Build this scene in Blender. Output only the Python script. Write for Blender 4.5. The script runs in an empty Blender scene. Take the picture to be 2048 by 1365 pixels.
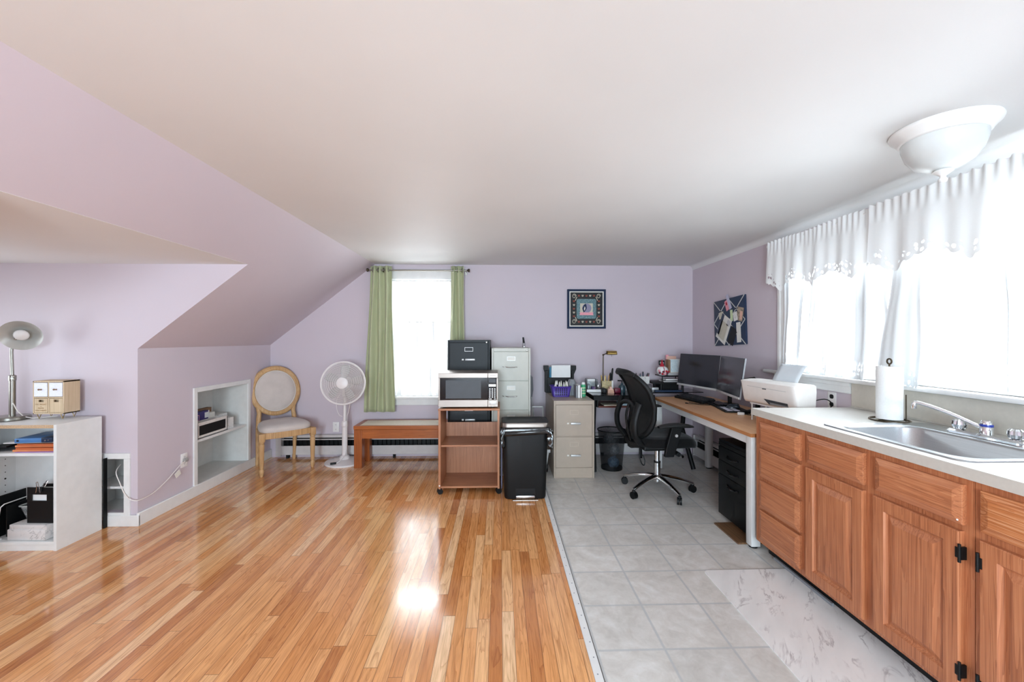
import bpy, bmesh, math, random
from mathutils import Vector, Matrix, noise
random.seed(7)
SC = bpy.context.scene
COL = SC.collection
PI = math.pi
V = Vector

# ------------------------------------------------------------------ colours and materials
def hx(s):
    s = s.lstrip('#')
    out = []
    for i in (0, 2, 4):
        c = int(s[i:i+2], 16) / 255
        out.append(c/12.92 if c <= .04045 else ((c+.055)/1.055)**2.4)
    return (*out, 1.0)

def new_mat(name):
    m = bpy.data.materials.new(name)
    m.use_nodes = True
    nt = m.node_tree
    nt.nodes.clear()
    out = nt.nodes.new('ShaderNodeOutputMaterial')
    return m, nt, out

def N(nt, kind, **kw):
    n = nt.nodes.new(kind)
    for k, v in kw.items():
        if k.startswith('i_'):
            n.inputs[k[2:].replace('_', ' ')].default_value = v
        else:
            setattr(n, k, v)
    return n

def math_n(nt, op, a, b=None, c=None):
    n = nt.nodes.new('ShaderNodeMath')
    n.operation = op
    for i, v in enumerate((a, b, c)):
        if v is None:
            continue
        if isinstance(v, (int, float)):
            n.inputs[i].default_value = v
        else:
            nt.links.new(v, n.inputs[i])
    return n.outputs[0]

def mixc(nt, fac, a, b, mode='MIX'):
    n = nt.nodes.new('ShaderNodeMix')
    n.data_type = 'RGBA'
    n.blend_type = mode
    for sock, v in ((n.inputs[0], fac), (n.inputs[6], a), (n.inputs[7], b)):
        if isinstance(v, (int, float, tuple)):
            sock.default_value = v
        else:
            nt.links.new(v, sock)
    return n.outputs[2]

def ramp(nt, fac, stops):
    r = nt.nodes.new('ShaderNodeValToRGB')
    e = r.color_ramp.elements
    while len(e) < len(stops):
        e.new(.5)
    for el, (p, c) in zip(e, stops):
        el.position = p
        el.color = c if isinstance(c, tuple) else hx(c)
    nt.links.new(fac, r.inputs[0])
    return r.outputs[0]

def coords(nt, scale=(1, 1, 1), kind='Object'):
    tc = nt.nodes.new('ShaderNodeTexCoord')
    mp = nt.nodes.new('ShaderNodeMapping')
    mp.inputs['Scale'].default_value = scale
    nt.links.new(tc.outputs[kind], mp.inputs[0])
    return mp.outputs[0]

def noise_n(nt, vec, scale, detail=3, rough=.5, dist=0):
    n = nt.nodes.new('ShaderNodeTexNoise')
    n.inputs['Scale'].default_value = scale
    n.inputs['Detail'].default_value = detail
    n.inputs['Roughness'].default_value = rough
    n.inputs['Distortion'].default_value = dist
    nt.links.new(vec, n.inputs['Vector'])
    return n.outputs[0]

def bsdf(nt, out, base=None, rough=.5, metal=0, spec=.5, coat=0, coat_r=.1, bump=None, bump_s=.1, bump_d=.002):
    b = nt.nodes.new('ShaderNodeBsdfPrincipled')
    if base is not None:
        if isinstance(base, tuple):
            b.inputs['Base Color'].default_value = base
        else:
            nt.links.new(base, b.inputs['Base Color'])
    if isinstance(rough, (int, float)):
        b.inputs['Roughness'].default_value = rough
    else:
        nt.links.new(rough, b.inputs['Roughness'])
    b.inputs['Metallic'].default_value = metal
    b.inputs['Specular IOR Level'].default_value = spec
    b.inputs['Coat Weight'].default_value = coat
    b.inputs['Coat Roughness'].default_value = coat_r
    if bump is not None:
        bp = nt.nodes.new('ShaderNodeBump')
        bp.inputs['Strength'].default_value = bump_s
        bp.inputs['Distance'].default_value = bump_d
        nt.links.new(bump, bp.inputs['Height'])
        nt.links.new(bp.outputs[0], b.inputs['Normal'])
    nt.links.new(b.outputs[0], out.inputs[0])
    return b

def plain(name, col, rough=.5, metal=0, var=.06, scale=18, bump=.05, spec=.5, coat=0):
    """one colour with a faint uneven tone and surface"""
    m, nt, out = new_mat(name)
    v = coords(nt)
    n = noise_n(nt, v, scale, 4)
    c = hx(col)
    lo = tuple(x*(1-var) for x in c[:3]) + (1,)
    hi = tuple(min(1, x*(1+var)) for x in c[:3]) + (1,)
    base = ramp(nt, n, [(.3, lo), (.7, hi)])
    bsdf(nt, out, base, rough, metal, spec, coat, bump=n if bump else None, bump_s=bump)
    return m

def wall_paint(name, col, rough=.55):
    m, nt, out = new_mat(name)
    v = coords(nt)
    n1 = noise_n(nt, v, 1.3, 3)
    n2 = noise_n(nt, v, 160, 3)
    c = hx(col)
    base = ramp(nt, n1, [(.3, tuple(x*.975 for x in c[:3])+(1,)), (.7, tuple(min(1, x*1.02) for x in c[:3])+(1,))])
    bsdf(nt, out, base, rough, spec=.35, bump=n2, bump_s=.06)
    return m

def wood(name, cols, axis='Z', rough=.4, coat=.15, fine=120, slow=2.6, bump=.08):
    """grain stretched along one object axis"""
    m, nt, out = new_mat(name)
    sc = {'X': (slow, fine, fine), 'Y': (fine, slow, fine), 'Z': (fine, fine, slow)}[axis]
    v = coords(nt, sc)
    g = noise_n(nt, v, 1.0, 5, .6, .8)
    sc2 = tuple(s*.16 for s in sc)
    v2 = coords(nt, sc2)
    g2 = noise_n(nt, v2, 1.0, 3, .5, 2.0)
    w = math_n(nt, 'FRACT', math_n(nt, 'MULTIPLY', g2, 7.0))
    f = math_n(nt, 'ADD', math_n(nt, 'MULTIPLY', g, .72), math_n(nt, 'MULTIPLY', w, .28))
    big = noise_n(nt, coords(nt, (3.2, 3.2, 3.2)), 1.0, 3, .55, .6)
    f = math_n(nt, 'ADD', f, math_n(nt, 'MULTIPLY', math_n(nt, 'SUBTRACT', big, .5), .45))
    base = ramp(nt, f, [(.2, cols[0]), (.5, cols[1]), (.8, cols[2])])
    bsdf(nt, out, base, rough, coat=coat, coat_r=.25, bump=g, bump_s=bump, bump_d=.001)
    return m

def plank_floor():
    m, nt, out = new_mat('varnished_oak_strip_floor')
    tc = nt.nodes.new('ShaderNodeTexCoord')
    sp = nt.nodes.new('ShaderNodeSeparateXYZ')
    nt.links.new(tc.outputs['Object'], sp.inputs[0])
    x, y = sp.outputs[0], sp.outputs[1]
    wx = math_n(nt, 'DIVIDE', math_n(nt, 'ADD', x, 10), .0572)
    ix = math_n(nt, 'FLOOR', wx)
    fx = math_n(nt, 'FRACT', wx)
    wn = nt.nodes.new('ShaderNodeTexWhiteNoise'); wn.noise_dimensions = '1D'
    nt.links.new(ix, wn.inputs['W'])
    r1 = wn.outputs['Value']
    wn2 = nt.nodes.new('ShaderNodeTexWhiteNoise'); wn2.noise_dimensions = '1D'
    nt.links.new(math_n(nt, 'ADD', ix, 71.3), wn2.inputs['W'])
    ln = math_n(nt, 'ADD', math_n(nt, 'MULTIPLY', wn2.outputs['Value'], .8), .55)
    wy = math_n(nt, 'DIVIDE', math_n(nt, 'ADD', y, math_n(nt, 'ADD', math_n(nt, 'MULTIPLY', r1, 3.7), 20)), ln)
    iy = math_n(nt, 'FLOOR', wy)
    fy = math_n(nt, 'FRACT', wy)
    cb = nt.nodes.new('ShaderNodeCombineXYZ')
    nt.links.new(ix, cb.inputs[0]); nt.links.new(iy, cb.inputs[1])
    wn3 = nt.nodes.new('ShaderNodeTexWhiteNoise'); wn3.noise_dimensions = '3D'
    nt.links.new(cb.outputs[0], wn3.inputs['Vector'])
    r3 = wn3.outputs['Value']
    tone = ramp(nt, r3, FLOOR_TONES)
    # grain, shifted per board
    cg = nt.nodes.new('ShaderNodeCombineXYZ')
    nt.links.new(math_n(nt, 'MULTIPLY', x, 95), cg.inputs[0])
    nt.links.new(math_n(nt, 'ADD', math_n(nt, 'MULTIPLY', y, 4.5), math_n(nt, 'MULTIPLY', r3, 90)), cg.inputs[1])
    nt.links.new(math_n(nt, 'MULTIPLY', ix, 3.1), cg.inputs[2])
    g = noise_n(nt, cg.outputs[0], 1.0, 5, .62, .9)
    cg2 = nt.nodes.new('ShaderNodeCombineXYZ')
    nt.links.new(math_n(nt, 'MULTIPLY', x, 17), cg2.inputs[0])
    nt.links.new(math_n(nt, 'ADD', math_n(nt, 'MULTIPLY', y, 1.3), math_n(nt, 'MULTIPLY', r3, 40)), cg2.inputs[1])
    nt.links.new(math_n(nt, 'MULTIPLY', ix, 5.7), cg2.inputs[2])
    h = noise_n(nt, cg2.outputs[0], 1.0, 2, .5, .6)
    rings = math_n(nt, 'FRACT', math_n(nt, 'MULTIPLY', h, 9))
    ringd = math_n(nt, 'SMOOTH_MIN', math_n(nt, 'MULTIPLY', rings, 3.0), 1.0, .2)
    gr = ramp(nt, g, [(.32, (.62, .52, .42, 1)), (.58, (1.06, 1.05, 1.04, 1))])
    c1 = mixc(nt, .75, tone, gr, 'MULTIPLY')
    rr = ramp(nt, ringd, [(0, (.66, .54, .43, 1)), (.75, (1, 1, 1, 1))])
    c2 = mixc(nt, .75, c1, rr, 'MULTIPLY')
    # dark mineral streaks on a few boards
    cs = nt.nodes.new('ShaderNodeCombineXYZ')
    nt.links.new(math_n(nt, 'MULTIPLY', x, 60), cs.inputs[0])
    nt.links.new(math_n(nt, 'MULTIPLY', y, 3.0), cs.inputs[1])
    nt.links.new(ix, cs.inputs[2])
    sn = noise_n(nt, cs.outputs[0], 1.0, 4, .6, .5)
    st = ramp(nt, sn, [(.7, (0, 0, 0, 1)), (.8, (1, 1, 1, 1))])
    c3 = mixc(nt, math_n(nt, 'MULTIPLY', st, .55), c2, hx('#4a2410'))
    ex = math_n(nt, 'MINIMUM', fx, math_n(nt, 'SUBTRACT', 1.0, fx))
    seamx = math_n(nt, 'LESS_THAN', ex, .019)
    eym = math_n(nt, 'MULTIPLY', math_n(nt, 'MINIMUM', fy, math_n(nt, 'SUBTRACT', 1.0, fy)), ln)
    seamy = math_n(nt, 'LESS_THAN', eym, .0011)
    seam = math_n(nt, 'MAXIMUM', seamx, seamy)
    c4 = mixc(nt, math_n(nt, 'MULTIPLY', seam, .75), c3, hx('#4a2812'))
    n3 = noise_n(nt, coords(nt), 7, 3)
    rg = math_n(nt, 'ADD', math_n(nt, 'MULTIPLY', n3, .14), .10)
    hgt = math_n(nt, 'SUBTRACT', math_n(nt, 'MULTIPLY', g, .35), seam)
    warp = noise_n(nt, coords(nt, (9, 2.0, 1)), 1.0, 2)
    hgt = math_n(nt, 'ADD', hgt, math_n(nt, 'MULTIPLY', warp, 2.2))
    bsdf(nt, out, c4, rg, spec=.5, coat=.6, coat_r=.10, bump=hgt, bump_s=.10, bump_d=.0022)
    return m

def tile_floor():
    m, nt, out = new_mat('grey_vinyl_tile')
    tc = nt.nodes.new('ShaderNodeTexCoord')
    sp = nt.nodes.new('ShaderNodeSeparateXYZ')
    nt.links.new(tc.outputs['Object'], sp.inputs[0])
    S = .2987
    wx = math_n(nt, 'DIVIDE', math_n(nt, 'ADD', sp.outputs[0], 5*S-.7195), S)
    wy = math_n(nt, 'DIVIDE', math_n(nt, 'ADD', sp.outputs[1], 20*S-1.7690), S)
    fx, fy = math_n(nt, 'FRACT', wx), math_n(nt, 'FRACT', wy)
    cb = nt.nodes.new('ShaderNodeCombineXYZ')
    nt.links.new(math_n(nt, 'FLOOR', wx), cb.inputs[0]); nt.links.new(math_n(nt, 'FLOOR', wy), cb.inputs[1])
    wn = nt.nodes.new('ShaderNodeTexWhiteNoise'); wn.noise_dimensions = '3D'
    nt.links.new(cb.outputs[0], wn.inputs['Vector'])
    v = coords(nt)
    n1 = noise_n(nt, v, 5, 6, .62, 1.4)
    n2 = noise_n(nt, v, 26, 4, .6, .8)
    f = math_n(nt, 'ADD', math_n(nt, 'MULTIPLY', n1, .7), math_n(nt, 'MULTIPLY', n2, .3))
    base = ramp(nt, f, [(.32, '#c6c1ba'), (.5, '#d8d4ce'), (.66, '#e6e4e1')])
    tv = ramp(nt, wn.outputs['Value'], [(0, (.94, .94, .94, 1)), (1, (1.03, 1.02, 1.01, 1))])
    base = mixc(nt, 1.0, base, tv, 'MULTIPLY')
    ex = math_n(nt, 'MINIMUM', fx, math_n(nt, 'SUBTRACT', 1.0, fx))
    ey = math_n(nt, 'MINIMUM', fy, math_n(nt, 'SUBTRACT', 1.0, fy))
    e = math_n(nt, 'MINIMUM', ex, ey)
    line = ramp(nt, e, [(.012, (1, 1, 1, 1)), (.026, (0, 0, 0, 1))])
    base = mixc(nt, math_n(nt, 'MULTIPLY', line, .75), base, hx('#b9bbbb'))
    hgt = math_n(nt, 'SUBTRACT', math_n(nt, 'MULTIPLY', n2, .4), line)
    bsdf(nt, out, base, .32, spec=.4, bump=hgt, bump_s=.12, bump_d=.002)
    return m

def marble(name, white, vein, scale=3.0, rough=.4, vein_w=.045, amount=.6, drift=None):
    m, nt, out = new_mat(name)
    v = coords(nt)
    dist = 1.8
    if drift:       # veins drawn out along one direction
        mp = nt.nodes.new('ShaderNodeMapping'); mp.inputs['Rotation'].default_value = (0, 0, drift)
        nt.links.new(v, mp.inputs[0])
        m2 = nt.nodes.new('ShaderNodeMapping'); m2.inputs['Scale'].default_value = (.45, 1.5, 1)
        nt.links.new(mp.outputs[0], m2.inputs[0]); v = m2.outputs[0]; dist = .7
    n1 = noise_n(nt, v, scale, 6, .62, dist)
    d = math_n(nt, 'ABSOLUTE', math_n(nt, 'SUBTRACT', n1, .5))
    ve = ramp(nt, d, [(0, (1, 1, 1, 1)), (vein_w, (0, 0, 0, 1))])
    n2 = noise_n(nt, v, scale*1.7, 3)
    msk = ramp(nt, n2, [(.45, (0, 0, 0, 1)), (.62, (1, 1, 1, 1))])
    n3 = noise_n(nt, v, scale*.8, 4)
    c = hx(white)
    cl = ramp(nt, n3, [(.3, tuple(x*.88 for x in c[:3])+(1,)), (.6, c)])
    k = math_n(nt, 'MULTIPLY', math_n(nt, 'MULTIPLY', ve, msk), amount)
    base = mixc(nt, k, cl, hx(vein))
    bsdf(nt, out, base, rough)
    return m

def brushed(name, col, rough=.32, axis='X'):
    m, nt, out = new_mat(name)
    sc = {'X': (4, 260, 260), 'Y': (260, 4, 260), 'Z': (260, 260, 4)}[axis]
    g = noise_n(nt, coords(nt, sc), 1.0, 3)
    c = hx(col)
    base = ramp(nt, g, [(.3, tuple(x*.86 for x in c[:3])+(1,)), (.7, c)])
    bsdf(nt, out, base, rough, metal=1, bump=g, bump_s=.05, bump_d=.0005)
    return m

def fabric(name, col, rough=.9, weave=900, var=.12):
    m, nt, out = new_mat(name)
    v = coords(nt)
    n = noise_n(nt, v, weave, 2)
    n2 = noise_n(nt, v, 9, 4)
    c = hx(col)
    f = math_n(nt, 'ADD', math_n(nt, 'MULTIPLY', n, .5), math_n(nt, 'MULTIPLY', n2, .5))
    base = ramp(nt, f, [(.3, tuple(x*(1-var) for x in c[:3])+(1,)), (.7, tuple(min(1, x*(1+var)) for x in c[:3])+(1,))])
    b = bsdf(nt, out, base, rough, spec=.2, bump=n, bump_s=.2, bump_d=.001)
    b.inputs['Sheen Weight'].default_value = .15
    return m

def sheer(name, col, see=.3, trans=.6, lace=None, gather=None):
    """thin cloth: part see-through, part translucent; lace=(v0,scale,size) opens eyelets near the hem (uv v > v0)"""
    m, nt, out = new_mat(name)
    n = noise_n(nt, coords(nt), 700, 2)
    c = hx(col)
    base = ramp(nt, n, [(.3, tuple(x*.95 for x in c[:3])+(1,)), (.7, c)])
    d = nt.nodes.new('ShaderNodeBsdfDiffuse'); nt.links.new(base, d.inputs[0])
    t = nt.nodes.new('ShaderNodeBsdfTranslucent'); nt.links.new(base, t.inputs[0])
    mx = nt.nodes.new('ShaderNodeMixShader'); mx.inputs[0].default_value = trans
    nt.links.new(d.outputs[0], mx.inputs[1]); nt.links.new(t.outputs[0], mx.inputs[2])
    tr = nt.nodes.new('ShaderNodeBsdfTransparent')
    m2 = nt.nodes.new('ShaderNodeMixShader')
    lw = nt.nodes.new('ShaderNodeLayerWeight'); lw.inputs[0].default_value = .5
    # thin cloth lets less through where it turns edge-on
    if gather:
        tg = nt.nodes.new('ShaderNodeTexCoord'); mg = nt.nodes.new('ShaderNodeMapping')
        mg.inputs['Scale'].default_value = (gather, .7, 1)
        nt.links.new(tg.outputs['UV'], mg.inputs[0])
        gn = noise_n(nt, mg.outputs[0], 1.0, 3, .6, .3)
        gv = math_n(nt, 'POWER', math_n(nt, 'SMOOTH_MAX', math_n(nt, 'MULTIPLY', math_n(nt, 'SUBTRACT', gn, .28), 2.4), .05, .05), 1.6)
        nt.links.new(math_n(nt, 'MULTIPLY', gv, trans), mx.inputs[0])
        see = math_n(nt, 'MULTIPLY', gv, see)
    see = math_n(nt, 'MULTIPLY', math_n(nt, 'POWER', math_n(nt, 'SUBTRACT', 1.0, lw.outputs['Facing']), 2.4), see)
    nt.links.new(mx.outputs[0], m2.inputs[1]); nt.links.new(tr.outputs[0], m2.inputs[2])
    if lace:
        v0, sx, sy, size = lace
        tc = nt.nodes.new('ShaderNodeTexCoord')
        sp = nt.nodes.new('ShaderNodeSeparateXYZ')
        nt.links.new(tc.outputs['UV'], sp.inputs[0])
        mp = nt.nodes.new('ShaderNodeMapping'); mp.inputs['Scale'].default_value = (sx, sy, 1)
        nt.links.new(tc.outputs['UV'], mp.inputs[0])
        vo = nt.nodes.new('ShaderNodeTexVoronoi'); vo.inputs['Scale'].default_value = 1.0
        vo.inputs['Randomness'].default_value = .45
        nt.links.new(mp.outputs[0], vo.inputs['Vector'])
        hole = math_n(nt, 'LESS_THAN', vo.outputs['Distance'], size)
        band = math_n(nt, 'GREATER_THAN', math_n(nt, 'ADD', sp.outputs[1],
                      math_n(nt, 'MULTIPLY', math_n(nt, 'SINE', math_n(nt, 'MULTIPLY', sp.outputs[0], 26)), .05)), v0)
        a = math_n(nt, 'MULTIPLY', hole, band)
        a = math_n(nt, 'MAXIMUM', a, see)
        nt.links.new(a, m2.inputs[0])
    else:
        nt.links.new(see, m2.inputs[0])
    nt.links.new(m2.outputs[0], out.inputs[0])
    return m

def glass(name, tint='#ffffff', gloss=.06, op=.02):
    m, nt, out = new_mat(name)
    tr = nt.nodes.new('ShaderNodeBsdfTransparent'); tr.inputs[0].default_value = hx(tint)
    gl = nt.nodes.new('ShaderNodeBsdfGlossy'); gl.inputs['Roughness'].default_value = .02
    n = noise_n(nt, coords(nt), 4, 2)
    lw = nt.nodes.new('ShaderNodeLayerWeight'); lw.inputs[0].default_value = .25
    f = math_n(nt, 'ADD', math_n(nt, 'MULTIPLY', lw.outputs['Fresnel'], .6), math_n(nt, 'MULTIPLY', n, gloss))
    mx = nt.nodes.new('ShaderNodeMixShader')
    nt.links.new(f, mx.inputs[0])
    nt.links.new(tr.outputs[0], mx.inputs[1]); nt.links.new(gl.outputs[0], mx.inputs[2])
    nt.links.new(mx.outputs[0], out.inputs[0])
    return m

def screen_mesh(name, col, see=.35, scale=900):
    """fine woven or perforated dark mesh"""
    m, nt, out = new_mat(name)
    vo = nt.nodes.new('ShaderNodeTexVoronoi'); vo.inputs['Scale'].default_value = scale
    vo.inputs['Randomness'].default_value = 0
    nt.links.new(coords(nt), vo.inputs['Vector'])
    b = nt.nodes.new('ShaderNodeBsdfPrincipled'); b.inputs['Base Color'].default_value = hx(col)
    b.inputs['Roughness'].default_value = .6
    tr = nt.nodes.new('ShaderNodeBsdfTransparent')
    mx = nt.nodes.new('ShaderNodeMixShader')
    f = math_n(nt, 'MULTIPLY', math_n(nt, 'LESS_THAN', vo.outputs['Distance'], .62), see)
    nt.links.new(f, mx.inputs[0])
    nt.links.new(b.outputs[0], mx.inputs[1]); nt.links.new(tr.outputs[0], mx.inputs[2])
    nt.links.new(mx.outputs[0], out.inputs[0])
    return m

FLOOR_TONES = [(0, '#c07a44'), (.12, '#d69054'), (.4, '#e3a064'), (.65, '#ebad73'), (.88, '#f1bc87'), (1, '#f5cb9e')]
M = {}
M['lavender'] = wall_paint('lavender_wall_paint', '#cfc3cb')
M['ceiling'] = wall_paint('white_ceiling_paint', '#e2e1e0', .6)
M['trim'] = plain('white_trim_paint', '#e6e5e3', .38, var=.03)
M['niche'] = plain('offwhite_niche_paint', '#d9d8d4', .5, var=.04)
M['floor'] = plank_floor()
M['tile'] = tile_floor()
M['mat'] = marble('marble_print_vinyl_mat', '#f6f4f2', '#8d8183', 6.0, .35, .026, .62, drift=-.95)
M['plate'] = plain('white_plastic_plate', '#eeeae8', .35, var=.02)
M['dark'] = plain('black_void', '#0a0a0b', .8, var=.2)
M['black'] = plain('black_plastic', '#0d0e0f', .5, spec=.3, var=.15)
M['black_soft'] = plain('black_rubber', '#0c0d0e', .6, var=.15)
M['black_gloss'] = plain('black_gloss', '#0b0c10', .12, var=.1, bump=0)
M['chrome'] = plain('chrome', '#e4e6e8', .08, 1, var=.03, bump=0)
M['steel'] = brushed('brushed_steel', '#c8c8c8', .3)
M['steel_d'] = brushed('brushed_nickel', '#9b9890', .3, 'Z')
M['oven_steel'] = brushed('oven_stainless', '#8f857e', .40)
M['sink'] = brushed('sink_steel', '#c3c6c9', .3, 'Y')
M['white'] = plain('white_plastic', '#efeeec', .32, var=.02)
M['offwhite'] = plain('aged_white_plastic', '#e9e3de', .4, var=.03)
M['melamine'] = plain('white_melamine', '#e4e4e2', .35, var=.03)
M['chip'] = plain('raw_chipboard', '#c6a684', .8, var=.3, scale=240)
M['oak'] = wood('stained_oak_upright_grain', ['#8f5030', '#b67049', '#c9875e'], 'Z')
M['oak_h'] = wood('stained_oak_level_grain', ['#915335', '#ba744d', '#cc8b61'], 'Y')
M['oak_worn'] = wood('worn_stained_oak', ['#9a5228', '#c47a48', '#e0b48e'], 'Y')
M['counter'] = plain('pale_laminate_counter', '#e2dfd9', .3, var=.03, scale=60)
M['counter_edge'] = plain('grey_beige_laminate_edge', '#c9c3ba', .35, var=.03, scale=60)
M['splash'] = plain('beige_laminate_backsplash', '#d0c9bd', .4, var=.03, scale=60)
M['cart'] = wood('oak_veneer_cart', ['#8f5a3c', '#a9704d', '#bd8560'], 'Z', rough=.45)
M['cart_h'] = wood('oak_veneer_cart_level', ['#8f5a3c', '#a9704d', '#bd8560'], 'X', rough=.45)
M['bench'] = wood('honey_teak', ['#8a4516', '#a85a22', '#bd6c2e'], 'X', rough=.35)
M['bench_z'] = wood('honey_teak_upright', ['#7f3f15', '#9c5220', '#b2642a'], 'Z', rough=.35)
M['cane'] = plain('speckled_woven_cane', '#e0d4c2', .7, var=.28, scale=260, bump=.3)
M['desk'] = wood('light_beech_desk', ['#cd9769', '#dfac7e', '#e9bd92'], 'Y', rough=.4)
M['desk_edge'] = wood('light_beech_edge', ['#a8693a', '#bd7d4c', '#c98a58'], 'Y', rough=.45)
M['frame_w'] = plain('white_powder_coat', '#dcdbd9', .4, var=.02)
M['limed'] = wood('limed_oak_chair', ['#a57c50', '#c39a6a', '#d6b285'], 'Z', rough=.55, coat=0)
M['linen'] = fabric('grey_beige_linen', '#cbc0b9')
M['piping'] = fabric('pale_linen_piping', '#d6cdc4')
M['beige_metal'] = plain('beige_enamel_metal', '#b5a595', .38, var=.03)
M['beige_light'] = plain('light_beige_enamel', '#cdbfae', .35, var=.02)
M['grey_metal'] = plain('grey_green_enamel_metal', '#bcbbb0', .4, var=.03)
M['black_metal'] = plain('black_enamel_metal', '#0d1014', .42, var=.12, spec=.25)
M['card'] = plain('paper_card', '#e9e5dc', .7, var=.05)
M['paper'] = plain('white_paper', '#f0f0ee', .7, var=.02)
M['paper_towel'] = plain('quilted_paper_towel', '#f2f2f1', .9, var=.03, scale=120, bump=.5)
M['green'] = fabric('sage_green_curtain', '#b3b894', .75, var=.05)
M['sheer'] = sheer('white_sheer_curtain', '#f4f5f5', .50, .40, gather=15)
M['sheer_top'] = sheer('white_sheer_short_curtain', '#f4f5f5', .20, .28)
M['sheer_soft'] = sheer('sheer_lace_panel', '#f0f2f3', .30, .22, lace=(.9, 22, 26, .36), gather=7)
M['dense'] = sheer('doubled_white_sheer', '#eceff1', .012, .05, lace=(.93, 10, 30, .34))
M['valance'] = sheer('white_lace_valance', '#f3f4f4', .008, .044, lace=(.80, 34, 11, .34))
M['glass'] = glass('window_glass')
M['clear'] = glass('clear_plastic', '#eef2f3', .3)
M['milk'] = plain('frosted_white_glass', '#d6d9d8', .25, var=.05, scale=7)
M['heater'] = plain('grey_white_heater_enamel', '#cfcac8', .45, var=.04)
M['frosted'] = M['milk']
M['navy'] = fabric('navy_canvas', '#2b3750', .85)
M['ribbon'] = fabric('grey_white_ribbon', '#cfccc8', .8)
M['monitor'] = plain('monitor_glass', '#1d1f26', .13, var=.04, bump=0)
M['silver'] = plain('silver_plastic', '#c5c5c4', .35, .3, var=.03)
M['grey'] = plain('mid_grey_plastic', '#8a8c90', .45, var=.05)
M['dgrey'] = plain('dark_grey_plastic', '#3a3d42', .5, var=.08)
M['purple'] = plain('violet_plastic', '#4b3596', .4, var=.06)
M['teal'] = plain('teal_card', '#2f7896', .6)
M['mint'] = plain('mint_green_plastic', '#3fa877', .4)
M['lime'] = plain('pale_green_plastic', '#cfe0b0', .4)
M['orange'] = plain('orange_card', '#e08a58', .7)
M['orange_d'] = plain('deep_orange_card', '#c2602e', .7)
M['violet_card'] = plain('violet_card', '#b48fd0', .7)
M['blue'] = plain('blue_vinyl_binder', '#4f7fb6', .4)
M['blue_d'] = plain('dark_blue_vinyl', '#1c2f49', .4)
M['tanwood'] = wood('pale_plywood', ['#b99f7e', '#cbb292', '#d8c2a4'], 'Z', rough=.6, coat=0, bump=.05)
M['gold'] = plain('brass', '#b69a5a', .28, 1, var=.04, bump=0)
M['bronze'] = plain('antique_bronze', '#4e4335', .35, .8, var=.1)
M['pink'] = plain('pink_plastic', '#e79aa6', .5)
M['peach'] = plain('peach_plastic', '#e2b5a1', .5)
M['red'] = plain('crimson_felt', '#b01a30', .7)
M['maroon'] = plain('maroon_plastic', '#6b1430', .4)
M['cream'] = plain('cream_ceramic', '#e6dfcf', .4)
M['ink'] = plain('dark_ink', '#3b3530', .7)
M['brown_ink'] = plain('brown_stamp_ink', '#a5835c', .8)
M['brown'] = plain('brown_cardboard', '#8a6a50', .8, var=.15)
M['dotted'] = marble('white_speckled_card', '#eceae6', '#3c3638', 14, .6, .02, .8)
M['marble_box'] = marble('marble_print_box', '#dcd6d3', '#4a4346', 9, .5, .02, .7)
M['bag'] = plain('black_bin_liner', '#08090b', .2, var=.2, scale=22, bump=1.0, spec=.9)
M['seat_fabric'] = fabric('black_chair_fabric', '#0b0b0c', .9)
M['chair_mesh'] = screen_mesh('black_chair_mesh', '#101112', .05, 420)
M['bin_mesh'] = screen_mesh('black_wire_mesh', '#15161a', .55, 300)
M['fan_white'] = plain('fan_white_plastic', '#ebe5e3', .35, var=.02)
M['lampgrey'] = plain('lamp_shade_silver', '#c9cac5', .35, .2, var=.03)
M['lilac_paper'] = plain('lilac_floral_paper', '#e8e8f2', .7, var=.06, scale=90)
M['darkwood'] = wood('dark_walnut_sample', ['#4a3322', '#6e4f36', '#8a6848'], 'Y', rough=.4)
M['redwood'] = wood('dark_cherry_shelf', ['#3a1710', '#5b2617', '#6c3120'], 'X', rough=.35)
M['photo'] = marble('photo_print', '#b9a58c', '#3a2d26', 30, .4, .2, .9)
M['calendar'] = marble('calendar_sheet', '#d7e6ea', '#8fb6c6', 26, .6, .06, .8)
M['beigecard'] = plain('beige_card', '#c9c2b0', .7)
M['teal_art'] = marble('teal_folk_print', '#567a82', '#9fb8b8', 40, .6, .09, .9)
M['lavgrey'] = plain('lavender_grey_print', '#8f8ba6', .6)
M['slatepen'] = plain('slate_blue', '#54708a', .5)

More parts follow.
